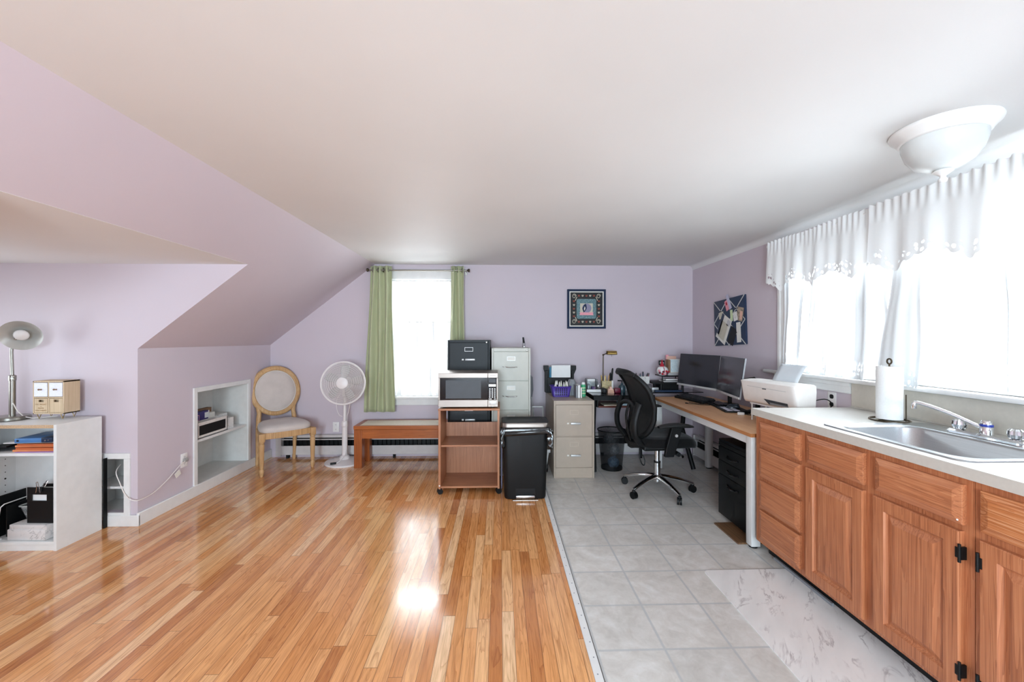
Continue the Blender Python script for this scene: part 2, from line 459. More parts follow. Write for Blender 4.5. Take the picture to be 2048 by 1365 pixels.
# ------------------------------------------------------------------ mesh builder
class MB:
    def __init__(self):
        self.bm = bmesh.new()
        self.uv = None
    def _new(self, f):
        n0 = len(self.bm.verts)
        f()
        self.bm.verts.ensure_lookup_table()
        return self.bm.verts[n0:]
    def box(self, x0, x1, y0, y1, z0, z1, r=0, seg=2):
        b = self.bm
        vs = [b.verts.new((x, y, z)) for x in (x0, x1) for y in (y0, y1) for z in (z0, z1)]
        fs = []
        for q in ((0, 1, 3, 2), (4, 6, 7, 5), (0, 4, 5, 1), (2, 3, 7, 6), (0, 2, 6, 4), (1, 5, 7, 3)):
            fs.append(b.faces.new([vs[i] for i in q]))
        if r:
            ed = {e for f in fs for e in f.edges}
            bmesh.ops.bevel(b, geom=list(ed), offset=r, segments=seg, affect='EDGES', profile=.5)
        return self
    def obox(self, M4, sx, sy, sz, r=0, seg=2):
        """box of half sizes placed by a matrix"""
        t = MB(); t.box(-sx, sx, -sy, sy, -sz, sz, r, seg)
        t.xf(M4)
        return self.add(t)
    def add(self, other):
        me = bpy.data.meshes.new('tmp')
        other.bm.to_mesh(me)
        self.bm.from_mesh(me)
        bpy.data.meshes.remove(me)
        return self
    def xf(self, M4):
        bmesh.ops.transform(self.bm, matrix=M4, verts=self.bm.verts)
        return self
    def loft(self, rings, closed_u=True, cap0=True, cap1=True):
        b = self.bm
        R = [[b.verts.new(p) for p in r] for r in rings]
        n = len(R[0])
        for i in range(len(R)-1):
            for j in range(n if closed_u else n-1):
                k = (j+1) % n
                try:
                    b.faces.new((R[i][j], R[i][k], R[i+1][k], R[i+1][j]))
                except ValueError:
                    pass
        if cap0 and closed_u: b.faces.new(list(reversed(R[0])))
        if cap1 and closed_u: b.faces.new(R[-1])
        return self
    def cyl(self, p0, p1, r0, r1=None, n=20):
        return self.tube([p0, p1], [r0, r0 if r1 is None else r1], n)
    def tube(self, pts, r, n=10, closed=False, flat=1.0):
        pts = [V(p) for p in pts]
        m = len(pts)
        rs = r if isinstance(r, (list, tuple)) else [r]*m
        rings = []
        up = None
        for i, p in enumerate(pts):
            if closed:
                t = (pts[(i+1) % m]-pts[i-1]).normalized()
            else:
                a = pts[max(i-1, 0)]; c = pts[min(i+1, m-1)]
                t = (c-a).normalized()
            if up is None:
                up = V((0, 0, 1)) if abs(t.z) < .9 else V((1, 0, 0))
            s = t.cross(up)
            if s.length < 1e-6:
                s = t.orthogonal()
            s.normalize()
            up = s.cross(t).normalized()
            rings.append([p + (s*math.cos(2*PI*k/n) + up*math.sin(2*PI*k/n)*flat)*rs[i] for k in range(n)])
        if closed:
            rings.append(rings[0])
            b = self.bm
            R = [[b.verts.new(q) for q in ring] for ring in rings[:-1]]
            for i in range(m):
                A, B = R[i], R[(i+1) % m]
                off = 0
                if i == m-1:   # align the last join
                    off = min(range(n), key=lambda o: (A[0].co-B[o].co).length)
                for k in range(n):
                    b.faces.new((A[k], A[(k+1) % n], B[(k+1+off) % n], B[(k+off) % n]))
            return self
        return self.loft(rings)
    def lathe(self, prof, c=(0, 0, 0), n=32, M4=None, cap0=True, cap1=True):
        rings = []
        for r, z in prof:
            r = max(r, 1e-5)
            rings.append([V((r*math.cos(2*PI*k/n), r*math.sin(2*PI*k/n), z)) for k in range(n)])
        if M4 is None:
            M4 = Matrix.Translation(c)
        rings = [[M4 @ p for p in r] for r in rings]
        return self.loft(rings, cap0=cap0, cap1=cap1)
    def sphere(self, c, r, n=16, sc=(1, 1, 1)):
        prof = [(r*math.sin(PI*i/n), -r*math.cos(PI*i/n)) for i in range(n+1)]
        M4 = Matrix.Translation(c) @ Matrix.Diagonal((*sc, 1))
        return self.lathe(prof, n=n*2, M4=M4)
    def prism(self, poly, a0, a1, axis='Y'):
        """extrude a 2D outline: axis Y -> (x,z), X -> (y,z), Z -> (x,y)"""
        f = {'Y': lambda p, a: (p[0], a, p[1]), 'X': lambda p, a: (a, p[0], p[1]), 'Z': lambda p, a: (p[0], p[1], a)}[axis]
        return self.loft([[f(p, a0) for p in poly], [f(p, a1) for p in poly]])
    def grid(self, fn, nu, nv):
        b = self.bm
        uvl = b.loops.layers.uv.get('UVMap') or b.loops.layers.uv.new('UVMap')
        G = [[b.verts.new(fn(i/nu, j/nv)) for j in range(nv+1)] for i in range(nu+1)]
        for i in range(nu):
            for j in range(nv):
                f = b.faces.new((G[i][j], G[i+1][j], G[i+1][j+1], G[i][j+1]))
                for lp, (a, c) in zip(f.loops, ((i, j), (i+1, j), (i+1, j+1), (i, j+1))):
                    lp[uvl].uv = (a/nu, c/nv)
        return self
    def build(self, name, mat, parent=None, bevel=0, solid=0, subsurf=0, ang=40, smooth=True, local=False):
        if parent is not None and not local:
            self.xf(root_inv(parent))
        bmesh.ops.recalc_face_normals(self.bm, faces=self.bm.faces)
        me = bpy.data.meshes.new(name)
        self.bm.to_mesh(me); self.bm.free()
        o = bpy.data.objects.new(name, me)
        COL.objects.link(o)
        me.materials.append(M[mat] if isinstance(mat, str) else mat)
        if smooth:
            me.shade_smooth()
            me.set_sharp_from_angle(angle=math.radians(ang))
        if solid:
            md = o.modifiers.new('thickness', 'SOLIDIFY'); md.thickness = solid; md.offset = 0
        if bevel:
            md = o.modifiers.new('bevel', 'BEVEL'); md.width = bevel; md.segments = 2
            md.limit_method = 'ANGLE'; md.angle_limit = math.radians(40)
            md.harden_normals = False
        if subsurf:
            md = o.modifiers.new('sub', 'SUBSURF'); md.levels = subsurf; md.render_levels = subsurf
        if parent is not None:
            o.parent = parent
        return o

INV = {}
def root_of(o):
    while o.parent is not None:
        o = o.parent
    return o
def root_inv(o):
    r = root_of(o)
    if r.name in INV:
        return INV[r.name]
    return (Matrix.Translation(r.location) @ r.rotation_euler.to_matrix().to_4x4()).inverted()

def tag(o, label=None, cat=None, group=None, kind=None):
    if label: o['label'] = label
    if cat: o['category'] = cat
    if group: o['group'] = group
    if kind: o['kind'] = kind
    return o

def thing(name, label, cat, loc=(0, 0, 0), rotz=0, group=None, rot=None):
    o = bpy.data.objects.new(name, None)
    o.empty_display_size = .05
    COL.objects.link(o)
    o.location = loc
    o.rotation_euler = rot if rot else (0, 0, rotz)
    return tag(o, label, cat, group)

def place(o, parent_none=None):
    return o

def struct(o):
    o['kind'] = 'structure'
    return o

def lift(o, loc):
    """give a single-mesh thing an origin at its base"""
    o.data.transform(Matrix.Translation(-V(loc)))
    o.location = loc
    return o

def text_mb(s, size, M4, depth=.0008, align='CENTER'):
    cu = bpy.data.curves.new('t', 'FONT')
    cu.body = s; cu.size = size; cu.extrude = depth; cu.align_x = align; cu.align_y = 'CENTER'
    cu.resolution_u = 2
    o = bpy.data.objects.new('t', cu)
    COL.objects.link(o)
    dg = bpy.context.evaluated_depsgraph_get()
    me = bpy.data.meshes.new_from_object(o.evaluated_get(dg))
    bpy.data.objects.remove(o); bpy.data.curves.remove(cu)
    mb = MB(); mb.bm.from_mesh(me); bpy.data.meshes.remove(me)
    mb.xf(M4)
    return mb

# text facing -Y (read by someone looking towards +Y)
def face_y(x, y, z): return Matrix.Translation((x, y, z)) @ Matrix.Rotation(PI/2, 4, 'X')
# text facing -X
def face_x(x, y, z): return Matrix.Translation((x, y, z)) @ Matrix.Rotation(-PI/2, 4, 'Z') @ Matrix.Rotation(PI/2, 4, 'X')

def rrect(cx, cy, hx_, hy_, r, n=6):
    pts = []
    for (sx, sy, a0) in ((1, 1, 0), (-1, 1, 90), (-1, -1, 180), (1, -1, 270)):
        for k in range(n+1):
            a = math.radians(a0 + 90*k/n)
            pts.append((cx + sx*(hx_-r) + r*math.cos(a), cy + sy*(hy_-r) + r*math.sin(a)))
    return pts

def ring_panel(mb, fmap, a0, a1, b0, b1, rings):
    """concentric rectangles: rings of (inset, height); fmap(a,b,h)->point"""
    R = []
    for d, h in rings:
        R.append([fmap(a0+d, b0+d, h), fmap(a1-d, b0+d, h), fmap(a1-d, b1-d, h), fmap(a0+d, b1-d, h)])
    mb.loft(R, cap0=True, cap1=True)
    return mb
P_KIT, P_BACK, P_DORM, P_REAR, EXPO = 145, 36, 12, 128, 0.97
# ------------------------------------------------------------------ room
XL, XR, YB, ZC, YR = -2.625, 2.27, 4.77, 2.215, -2.6
XS, ZK = -1.44, 1.285              # top of the slope, top of the knee wall
XD, ZD, YD0, YD1, XE = -1.84, 1.90, 1.50, 3.05, -4.15   # dormer

def wall_boxes(mb, axis, c0, c1, a0, a1, z0, z1, holes):
    """wall with rectangular holes: c0..c1 thickness, a along, holes (a0,a1,z0,z1) sorted"""
    cuts = sorted({a0, a1, *[h[0] for h in holes], *[h[1] for h in holes]})
    for s, e in zip(cuts, cuts[1:]):
        hs = sorted([h for h in holes if h[0] < e-1e-6 and h[1] > s+1e-6], key=lambda h: h[2])
        z = z0
        for h in hs:
            if h[2] > z+1e-6: _wb(mb, axis, c0, c1, s, e, z, h[2])
            z = h[3]
        if z1 > z+1e-6: _wb(mb, axis, c0, c1, s, e, z, z1)
def _wb(mb, axis, c0, c1, s, e, z0, z1):
    if axis == 'X': mb.box(s, e, c0, c1, z0, z1)
    else: mb.box(c0, c1, s, e, z0, z1)

W1 = (-1.255, -.555, .69, 2.04)                     # back window hole (x,z)
W2 = [(1.30, 2.20, 1.10, 2.03), (2.29, 3.17, 1.10, 2.03)]   # right windows (y,z)
W3 = (1.72, 2.84, .85, 1.78)                        # dormer window (y,z)
W4 = [(-1.15, -.15, .55, 1.95), (.25, 1.25, .55, 1.95)]     # unseen gable windows behind the camera, added for fill light (x,z)

# floors
struct(MB().box(XE, .394, YR-.1, YB+.1, -.06, 0).build('floor', 'floor', smooth=False))
struct(MB().box(.394, XR+.1, YR-.1, YB+.1, -.06, 0).build('floor_vinyl', 'tile', smooth=False))
t = MB().box(.377, .413, YR, YB-.001, 0, .004, .0015, 1)
strip = struct(t.build('trim_1', 'trim'))
nm = MB()
for i in range(40):
    y = 1.2 + i*.088
    nm.cyl((.397+.004*math.sin(i*2.1), y, .004), (.397+.004*math.sin(i*2.1), y, .0048), .0032, n=8)
nm.build('nail_heads', 'grey', strip)
nm = MB().box(.4115, .4145, YR, YB-.001, .0005, .0044)
nm.build('edge_gap', 'ink', strip)

# back wall
mb = MB(); wall_boxes(mb, 'X', YB, YB+.14, XL-.1, XR+.14, 0, 2.35, [W1])
struct(mb.build('wall_back', 'lavender', smooth=False))
# right wall
mb = MB(); wall_boxes(mb, 'Y', XR, XR+.14, YR, YB, 0, 2.35, W2)
struct(mb.build('wall_right', 'lavender', smooth=False))
# rear gable wall behind the camera
mb = MB(); wall_boxes(mb, 'X', YR-.14, YR, XL-.1, XR+.14, 0, 2.35, W4)
struct(mb.build('wall_rear', 'lavender', smooth=False))
# knee wall with the niche opening
NI = (3.622, 4.335, .09, .893)
mb = MB(); wall_boxes(mb, 'Y', XL-.09, XL, YD1+.05, YB, 0, ZK, [NI])
struct(mb.build('wall_left', 'lavender', smooth=False))
struct(MB().box(XL-.09, XL, YR, YD0-.05, 0, ZK).build('wall_left_near', 'lavender', smooth=False))
# slope, cut by the dormer
nx, nz = -(ZC-ZK), (XS-XL)
ln = math.hypot(nx, nz); nx, nz = nx/ln*.1, nz/ln*.1
def slope_poly(xa):
    za = ZK + (xa-XL)/(XS-XL)*(ZC-ZK)
    return [(xa, za), (XS, ZC), (XS, ZC+.12), (XS+nx, ZC+nz+.05), (xa+nx, za+nz)]
mb = MB()
mb.prism(slope_poly(XL), YD1+.05, YB); mb.prism(slope_poly(XL), YR, YD0-.05); mb.prism(slope_poly(XD), YD0-.05, YD1+.05)
# short return strips that close the thickness of the cut slope
struct(mb.build('wall_slope', 'lavender', smooth=False))
struct(MB().box(XS, XR+.1, YR, YB, ZC, ZC+.1).build('ceiling', 'ceiling', smooth=False))
struct(MB().box(XE, XD, YD0, YD1, ZD, ZD+.1).build('ceiling_dormer', 'ceiling', smooth=False))
# cornice curve between ceiling and right wall (plaster cove)
mb = MB()
rings = []
for k in range(7):
    a = k/6*PI/2
    rings.append([(XR-.05+.05*math.sin(a), y, ZC-.05+.05*math.cos(a)) for y in (YR, YB)])
mb.loft(rings, closed_u=False, cap0=False, cap1=False)
struct(mb.build('ceiling_cove', 'ceiling'))
# dormer walls
AN = (-3.02, -2.713, .099, .488)   # low niche in the alcove wall
mb = MB()
wall_boxes(mb, 'X', YD1, YD1+.05, XE, XL, 0, ZK, [AN])
mb.prism([(XE, ZK), (XL, ZK), (XD, ZD), (XE, ZD)], YD1, YD1+.05)
struct(mb.build('wall_dormer', 'lavender', smooth=False))
mb = MB()
mb.prism([(XE, 0), (XL, 0), (XL, ZK), (XD, ZD), (XE, ZD)], YD0-.05, YD0)
struct(mb.build('wall_dormer_near', 'lavender', smooth=False))
mb = MB(); wall_boxes(mb, 'Y', XE-.12, XE, YD0, YD1, 0, ZD, [W3])
struct(mb.build('wall_dormer_end', 'lavender', smooth=False))

# baseboards
struct(MB().box(XL, XL+.018, YD1-.012, YB-.002, 0, .095, .003, 1).build('baseboard_left', 'trim'))
struct(MB().box(-2.96, XL+.018, YD1-.016, YD1-.0005, 0, .08, .003, 1).build('baseboard_dormer', 'trim'))
struct(MB().box(XR-.016, XR, 2.62, 3.4, 0, .09, .003, 1).build('baseboard_right', 'trim'))

# knee-wall niche
n = MB()
y0, y1, z0, z1 = NI
D = .35
n.box(XL-D-.02, XL-D, y0-.02, y1+.02, z0-.02, z1+.02)
n.box(XL-D, XL-.09, y0-.02, y0, z0-.02, z1+.02); n.box(XL-D, XL-.09, y1, y1+.02, z0-.02, z1+.02)
n.box(XL-D, XL-.09, y0, y1, z1, z1+.02); n.box(XL-D, XL+.004, y0, y1, z0-.02, z0+.002)
n.box(XL-.09, XL+.002, y0, y0+.0015, z0, z1); n.box(XL-.09, XL+.002, y1-.0015, y1, z0, z1); n.box(XL-.09, XL+.002, y0, y1, z1-.0015, z1)
nic = struct(n.build('wall_niche', 'niche', smooth=False))
f = MB()
f.box(XL, XL+.014, y0-.04, y0, z0, z1+.04); f.box(XL, XL+.014, y1, y1+.04, z0, z1+.04); f.box(XL, XL+.014, y0, y1, z1, z1+.04)
f.build('niche_frame', 'trim', nic, bevel=.002)
MB().box(XL-D, XL-.004, y0, y1, .452, .473).build('niche_shelf', 'trim', nic)
# alcove niche
n = MB()
x0, x1, z0, z1 = AN
n.box(x0-.02, x1+.02, YD1+.26, YD1+.28, z0-.02, z1+.02)
n.box(x0-.02, x0, YD1+.05, YD1+.26, z0-.02, z1+.02); n.box(x1, x1+.02, YD1+.05, YD1+.26, z0-.02, z1+.02)
n.box(x0, x1, YD1+.05, YD1+.26, z1, z1+.02); n.box(x0, x1, YD1+.05, YD1+.26, z0-.02, z0)
nic2 = struct(n.build('wall_niche_dormer', 'niche', smooth=False))
f = MB()
f.box(x0-.04, x1+.04, YD1-.014, YD1, z1, z1+.04); f.box(x1, x1+.04, YD1-.014, YD1, z0-.02, z1); f.box(x0-.04, x0, YD1-.014, YD1, z0-.02, z1)
f.box(x0, x1, YD1-.01, YD1, z0-.02, z0)
f.build('niche_frame', 'trim', nic2, bevel=.002)
MB().box(x0, x1, YD1+.02, YD1+.26, .262, .279).build('niche_shelf', 'trim', nic2)

# ------------------------------------------------------------------ windows
def dh_window(name, axis, c_in, c_out, a0, a1, z0, z1, rail, flip=1):
    """double-hung window set in a hole; c_in is the room face, c_out the outer face"""
    def B(mb, a_0, a_1, c_0, c_1, z_0, z_1):
        lo, hi = min(c_0, c_1), max(c_0, c_1)
        if axis == 'X': mb.box(a_0, a_1, lo, hi, z_0, z_1)
        else: mb.box(lo, hi, a_0, a_1, z_0, z_1)
    cm = (c_in*.45+c_out*.55)
    d = 1 if c_out > c_in else -1
    fr = MB()
    B(fr, a0, a0+.02, c_in, c_out, z0, z1); B(fr, a1-.02, a1, c_in, c_out, z0, z1)
    B(fr, a0+.02, a1-.02, c_in, c_out, z1-.02, z1); B(fr, a0+.02, a1-.02, c_in+d*.02, c_out, z0, z0+.02)
    root = struct(fr.build(name, 'trim', bevel=.002))
    for lab, zz0, zz1, cc in (('lower_sash', z0+.02, rail+.018, cm-d*.018), ('upper_sash', rail-.018, z1-.02, cm+d*.018)):
        s = MB()
        w = .038
        B(s, a0+.02, a0+.02+w, cc-.015, cc+.015, zz0, zz1); B(s, a1-.02-w, a1-.02, cc-.015, cc+.015, zz0, zz1)
        B(s, a0+.02+w, a1-.02-w, cc-.015, cc+.015, zz0, zz0+(.05 if lab == 'lower_sash' else .036))
        B(s, a0+.02+w, a1-.02-w, cc-.015, cc+.015, zz1-.036, zz1)
        so = s.build(lab, 'trim', root, bevel=.002)
        g = MB()
        B(g, a0+.02+w-.004, a1-.02-w+.004, cc-.002, cc+.002, zz0+.03, zz1-.03)
        g.build('pane', 'glass', so, smooth=False)
        if lab == 'lower_sash':
            for q in (.27, .73):
                a = a0+(a1-a0)*q
                l = MB(); B(l, a-.022, a+.022, cc-.012, cc+.03, zz1, zz1+.016)
                l.build('sash_lock', 'grey', so, bevel=.003)
    return root

w1 = dh_window('window_1', 'X', YB, YB+.14, *W1, 1.352)
c = MB()
x0, x1, z0, z1 = W1
c.box(x0-.095, x0, YB-.018, YB, z0, z1+.11); c.box(x1, x1+.095, YB-.018, YB, z0, z1+.11); c.box(x0, x1, YB-.018, YB, z1, z1+.11)
c.box(x0-.10, x1+.10, YB-.024, YB, z1+.095, z1+.115)
c.build('casing', 'trim', w1, bevel=.003)
MB().box(x0-.13, x1+.13, YB-.055, YB+.03, z0-.026, z0, .006).build('sill', 'trim', w1)
MB().box(x0-.10, x1+.10, YB-.016, YB, z0-.10, z0-.026).build('apron', 'trim', w1, bevel=.004)

wr = dh_window('window_2', 'Y', XR, XR+.14, *W2[1], 1.563)
wr2 = dh_window('window_3', 'Y', XR, XR+.14, *W2[0], 1.563)
c = MB()
for k, (ya, yb) in enumerate(((3.17, 3.262),)):
    c.box(XR-.014, XR, ya, yb, 1.10, 2.12)
    c.box(XR-.022, XR-.014, ya+.062, yb, 1.10, 2.12); c.box(XR-.019, XR-.014, ya+.008, ya+.02, 1.10, 2.12)
c.box(XR-.016, XR, 2.20, 2.29, 1.10, 2.03)
c.box(XR-.016, XR, 1.30-.09, 1.30, 1.10, 2.12); c.box(XR-.016, XR, 1.30, 3.17, 2.03, 2.12)
c.build('casing', 'trim', wr, bevel=.003)
s = MB(); s.box(XR-.055, XR+.03, 1.16, 3.40, 1.074, 1.10, .007)
s.build('sill', 'trim', wr)
a = MB(); a.box(XR-.015, XR, 2.575, 3.30, 1.0, 1.074); a.box(XR-.021, XR-.015, 2.575, 3.30, 1.045, 1.074); a.box(XR-.019, XR-.015, 2.575, 3.30, 1.0, 1.012)
a.build('apron', 'trim', wr, bevel=.002)
dh_window('window_4', 'Y', XE, XE-.12, *W3, 1.32)
dh_window('window_fill_left', 'X', YR, YR-.14, *W4[0], 1.25)  # unseen window, added so fill light can enter from the rear
dh_window('window_fill_right', 'X', YR, YR-.14, *W4[1], 1.25)  # second added rear window, also only for the fill

# backsplash on the right wall
b = MB(); b.box(XR-.012, XR-.0005, .6, 2.572, .9155, 1.072)
sp = struct(b.build('trim_2', 'splash', bevel=.002))
MB().box(XR-.018, XR-.012, .6, 2.572, .9155, .924).build('splash_strip', 'counter_edge', sp)

# ------------------------------------------------------------------ outlets, heater
def outlet(label, M4, plugged=False, dark=False):
    t = thing('wall_outlet', label, 'outlet', M4.to_translation())
    p = MB(); p.box(-.035, .035, -.003, .003, -.057, .057, .0025, 2); p.xf(M4); p.build('cover_plate', 'plate', t)
    for s in (-1, 1):
        r = MB(); r.prism(rrect(0, s*.0265, .0165, .0145, .011, 4), -.0045, .0, 'Y'); r.xf(M4)
        ro = r.build('receptacle', 'dark' if dark else 'plate', t)
        h = MB()
        for q in (-.006, .006): h.box(q-.001, q+.001, -.0052, -.0040, s*.0265-.001, s*.0265+.006)
        h.sphere((0, -.0046, s*.0265-.007), .0018, 6)
        h.xf(M4); h.build('slot', 'dark', ro)
    return t
outlet('pale duplex outlet low on the back wall beside the fan pole', Matrix.Translation((-1.884, YB-.0032, .342)))
RX = Matrix.Rotation(-PI/2, 4, 'Z')   # plate facing -X (right wall)
LX = Matrix.Rotation(PI/2, 4, 'Z')    # plate facing +X (left wall)
outlet('white outlet with dark receptacles on the right wall behind the counter', Matrix.Translation((XR-.0032, 2.735, .935)) @ RX, dark=True)
outlet('white outlet on the knee wall with a clear plug in it', Matrix.Translation((XL+.0032, 3.482, .347)) @ LX)

def heater(label, pts):
    """hydronic heater cover along a wall; pts maps (along, out, z) -> world"""
    (a0, a1), f, loc = pts
    t = thing('baseboard_heater', label, 'heater', loc)
    def B(mb, s, e, o0, o1, z0, z1):
        p, q = f(s, o0, z0), f(e, o1, z1)
        mb.box(min(p[0], q[0]), max(p[0], q[0]), min(p[1], q[1]), max(p[1], q[1]), z0, z1)
    m = MB(); B(m, a0, a1, 0.001, .006, .03, .262); m.build('back_plate', 'black', t)
    m = MB(); B(m, a0, a1, .062, .068, .042, .143); B(m, a0, a1, .055, .062, .138, .143); m.build('front_panel', 'heater', t, bevel=.001)
    m = MB(); B(m, a0, a1, .006, .055, .250, .262); B(m, a0, a1, .046, .055, .232, .25); m.build('top_cover', 'heater', t, bevel=.001)
    m = MB(); B(m, a0, a1, .05, .058, .207, .219); m.build('damper', 'heater', t, bevel=.001)
    m = MB(); m.tube([f(a0, .03, .12), f(a1, .03, .12)], .011, 8); m.build('pipe', 'bronze', t)
    m = MB()
    k = int((a1-a0)/.05)
    for i in range(k): 
        a = a0+.02+i*.05
        B(m, a, a+.0015, .012, .052, .09, .2)
    m.build('fins', 'dark', t)
    for s, e in ((a0-.06, a0), (a1, a1+.01)):
        m = MB(); B(m, s, e, .0, .072, .03, .262); m.build('end_cap', 'heater', t, bevel=.003)
    for i in range(int((a1-a0)/1.2)+1):
        a = a0+.05+i*1.2
        m = MB(); B(m, a, a+.02, .006, .06, 0, .05); m.build('bracket', 'dark', t)
    return t
heater('long grey white heater cover with a black slot along the back wall',
       ((-2.47, 2.12), lambda a, o, z: (a, YB-o, z), (-.2, YB-.03, 0)))
heater('heater cover on the right wall behind the white desk legs',
       ((3.42, 4.60), lambda a, o, z: (XR-o, a, z), (XR-.03, 4.0, 0)))
# ------------------------------------------------------------------ white bookcase and what it holds
bx0, bx1, by0, by1, bz = -3.43, -2.83, 2.70, 3.0, .806
T = thing('bookcase', 'low white melamine bookcase with raw chipboard top edge in the alcove', 'bookcase', ((bx0+bx1)/2, (by0+by1)/2, 0))
MB().box(bx1-.018, bx1, by0, by1, 0, bz).build('side_panel', 'melamine', T, bevel=.001)
s = MB().box(bx0, bx0+.018, by0, by1, 0, bz).build('side_panel', 'melamine', T, bevel=.001)
for i in range(9):
    y = by1-.07
    MB().cyl((bx0+.0175, y, .21+i*.045), (bx0+.0188, y, .21+i*.045), .0034 if i != 4 else .006, n=8).build('peg_hole', 'dark', s)
MB().box(bx0+.018, bx1-.018, by1-.01, by1-.004, .04, bz-.02).build('back_panel', 'melamine', T)
tp = MB().box(bx0+.018, bx1-.018, by0+.002, by1, bz-.022, bz-.001).build('top', 'melamine', T, bevel=.001)
MB().box(bx0+.018, bx1-.018, by0+.0005, by0+.002, bz-.022, bz-.001).build('raw_edge', 'chip', tp)
MB().box(bx0+.018, bx1-.018, by0+.004, by1-.01, .606, .624).build('shelf', 'melamine', T, bevel=.001)
MB().box(bx0+.018, bx1-.018, by0+.004, by1-.01, .040, .058).build('bottom_shelf', 'melamine', T, bevel=.001)
MB().box(bx0+.018, bx1-.018, by0+.008, by0+.024, 0, .040).build('kick_board', 'melamine', T, bevel=.001)

# desk lamp on the bookcase
L = (-3.325, 2.885, bz)
T = thing('desk_lamp', 'brushed nickel desk lamp with a white oval shade on the bookcase', 'lamp', L)
MB().lathe([(.0, .0), (.092, 0), (.096, .004), (.096, .02), (.09, .026), (.02, .028), (.0, .028)], L, 40).build('base', 'steel_d', T)
px, py = L[0]+.012, L[1]
MB().lathe([(.0165, .026), (.0165, .275), (.013, .279), (.0, .279)], (px, py, bz), 20).build('pole', 'steel_d', T)
c = MB(); c.lathe([(.012, .262), (.019, .266), (.019, .30), (.012, .304), (0, .304)], (px, py, bz), 20)
c.cyl((px+.012, py-.012, bz+.283), (px+.022, py-.022, bz+.283), .007, n=10)
c.build('collar', 'steel_d', T)
MB().tube([(px, py, bz+.30), (px-.006, py, bz+.46), (px-.004, py+.004, bz+.53), (px+.028, py+.014, bz+.57)], .009, 12).build('upper_pole', 'steel_d', T)
# shade: cone mouth turned to the room and down
C = V((-3.236, 2.865, 1.377))
dirv = V((.50, -.78, -.33)).normalized()
q = V((0, 0, 1)).rotation_difference(dirv).to_matrix().to_4x4()
M4 = Matrix.Translation(C) @ q
sh = MB().lathe([(.024, -.10), (.028, -.095), (.034, -.07), (.06, -.05), (.10, -.006), (.104, 0), (.098, -.004), (.058, -.044), (.03, -.066), (0.0, -.07)], n=48, M4=M4).build('lamp_shade', 'lampgrey', T, ang=60)
bl = MB().lathe([(.012, -.066), (.014, -.05), (.026, -.035), (.037, -.015), (.037, -.006), (.028, .004), (.0, .008)], n=32, M4=M4).build('bulb', 'white', sh, ang=60)
cd = MB(); cd.tube([(px+.014, py-.01, bz+.115), (px+.025, py-.012, bz+.10), (px+.045, py-.01, bz+.06), (px+.075, py+.0, bz+.02), (px+.11, py+.02, bz+.006), (px+.16, py+.06, bz+.006), (px+.19, by1-.012, bz+.006)], .0032, 8)
cd.build('cord', 'offwhite', T)

# little plywood drawer box
lx, ly, lw, ld, lz0, lz1 = -3.076, 2.885, .206, .108, bz+.036, bz+.262
T = thing('drawer_box', 'small plywood box of four drawers on wire hairpin feet beside the lamp', 'drawer box', (lx, ly+ld/2, bz))
a0, a1 = lx-lw/2, lx+lw/2
bb = MB()
bb.box(a0, a1, ly, ly+ld, lz0, lz0+.008); bb.box(a0, a1, ly, ly+ld, lz1-.009, lz1)
bb.box(a0, a0+.008, ly, ly+ld, lz0, lz1); bb.box(a1-.008, a1, ly, ly+ld, lz0, lz1)
bb.box(lx-.004, lx+.004, ly+.001, ly+ld-.005, lz0+.007, lz1-.008); bb.box(a0+.007, a1-.007, ly+.001, ly+ld-.005, (lz0+lz1)/2-.004, (lz0+lz1)/2+.004)
bb.box(a0+.007, a1-.007, ly+ld-.005, ly+ld-.001, lz0+.007, lz1-.008)
bb.build('case', 'tanwood', T, bevel=.0008)
zm = (lz0+lz1)/2
for k, (u0, u1) in enumerate(((a0+.01, lx-.007), (lx+.007, a1-.01))):
    d = MB().box(u0, u1, ly-.002, ly+ld-.012, zm+.007, lz1-.012).build('drawer', 'lilac_paper', T, bevel=.0008)
    d['label'] = 'white floral papered drawer'
    kn = MB(); kn.sphere(((u0+u1)/2-.008, ly-.006, zm+.055), .0062, 8); kn.sphere(((u0+u1)/2+.006, ly-.005, zm+.055), .0052, 8)
    kn.build('knob', 'brown', d)
    z0, z1 = lz0+.010, zm-.007
    d = MB()
    d.box(u0, u1, ly+.001, ly+.008, z0, z1-.024); d.box(u0, u0+.026, ly+.001, ly+.008, z1-.024, z1-.008); d.box(u1-.026, u1, ly+.001, ly+.008, z1-.024, z1-.008); d.box(u0, u1, ly+.001, ly+.008, z1-.008, z1)
    d.box(u0, u1, ly+.03, ly+ld-.012, z0, z1)
    d = d.build('drawer', 'tanwood', T, bevel=.0006)
    if k == 0:
        for s, sz, zz in (('DO WHAT', .015, z1-.040), ('U', .008, z1-.054), ('MAKES', .013, z1-.066), ('YOU HAPPY', .014, z1-.082)):
            text_mb(s, sz, face_y((u0+u1)/2, ly+.0006, zz), .0004).build('lettering', 'brown_ink', d, smooth=False)
for sx in (-1, 1):
    for yy in (ly+.016, ly+ld-.016):
        f = MB(); xx = lx+sx*.078
        f.tube([(xx-.014, yy, lz0), (xx, yy, bz+.0022), (xx+.014, yy, lz0)], .0022, 8)
        f.build('foot', 'gold', T)

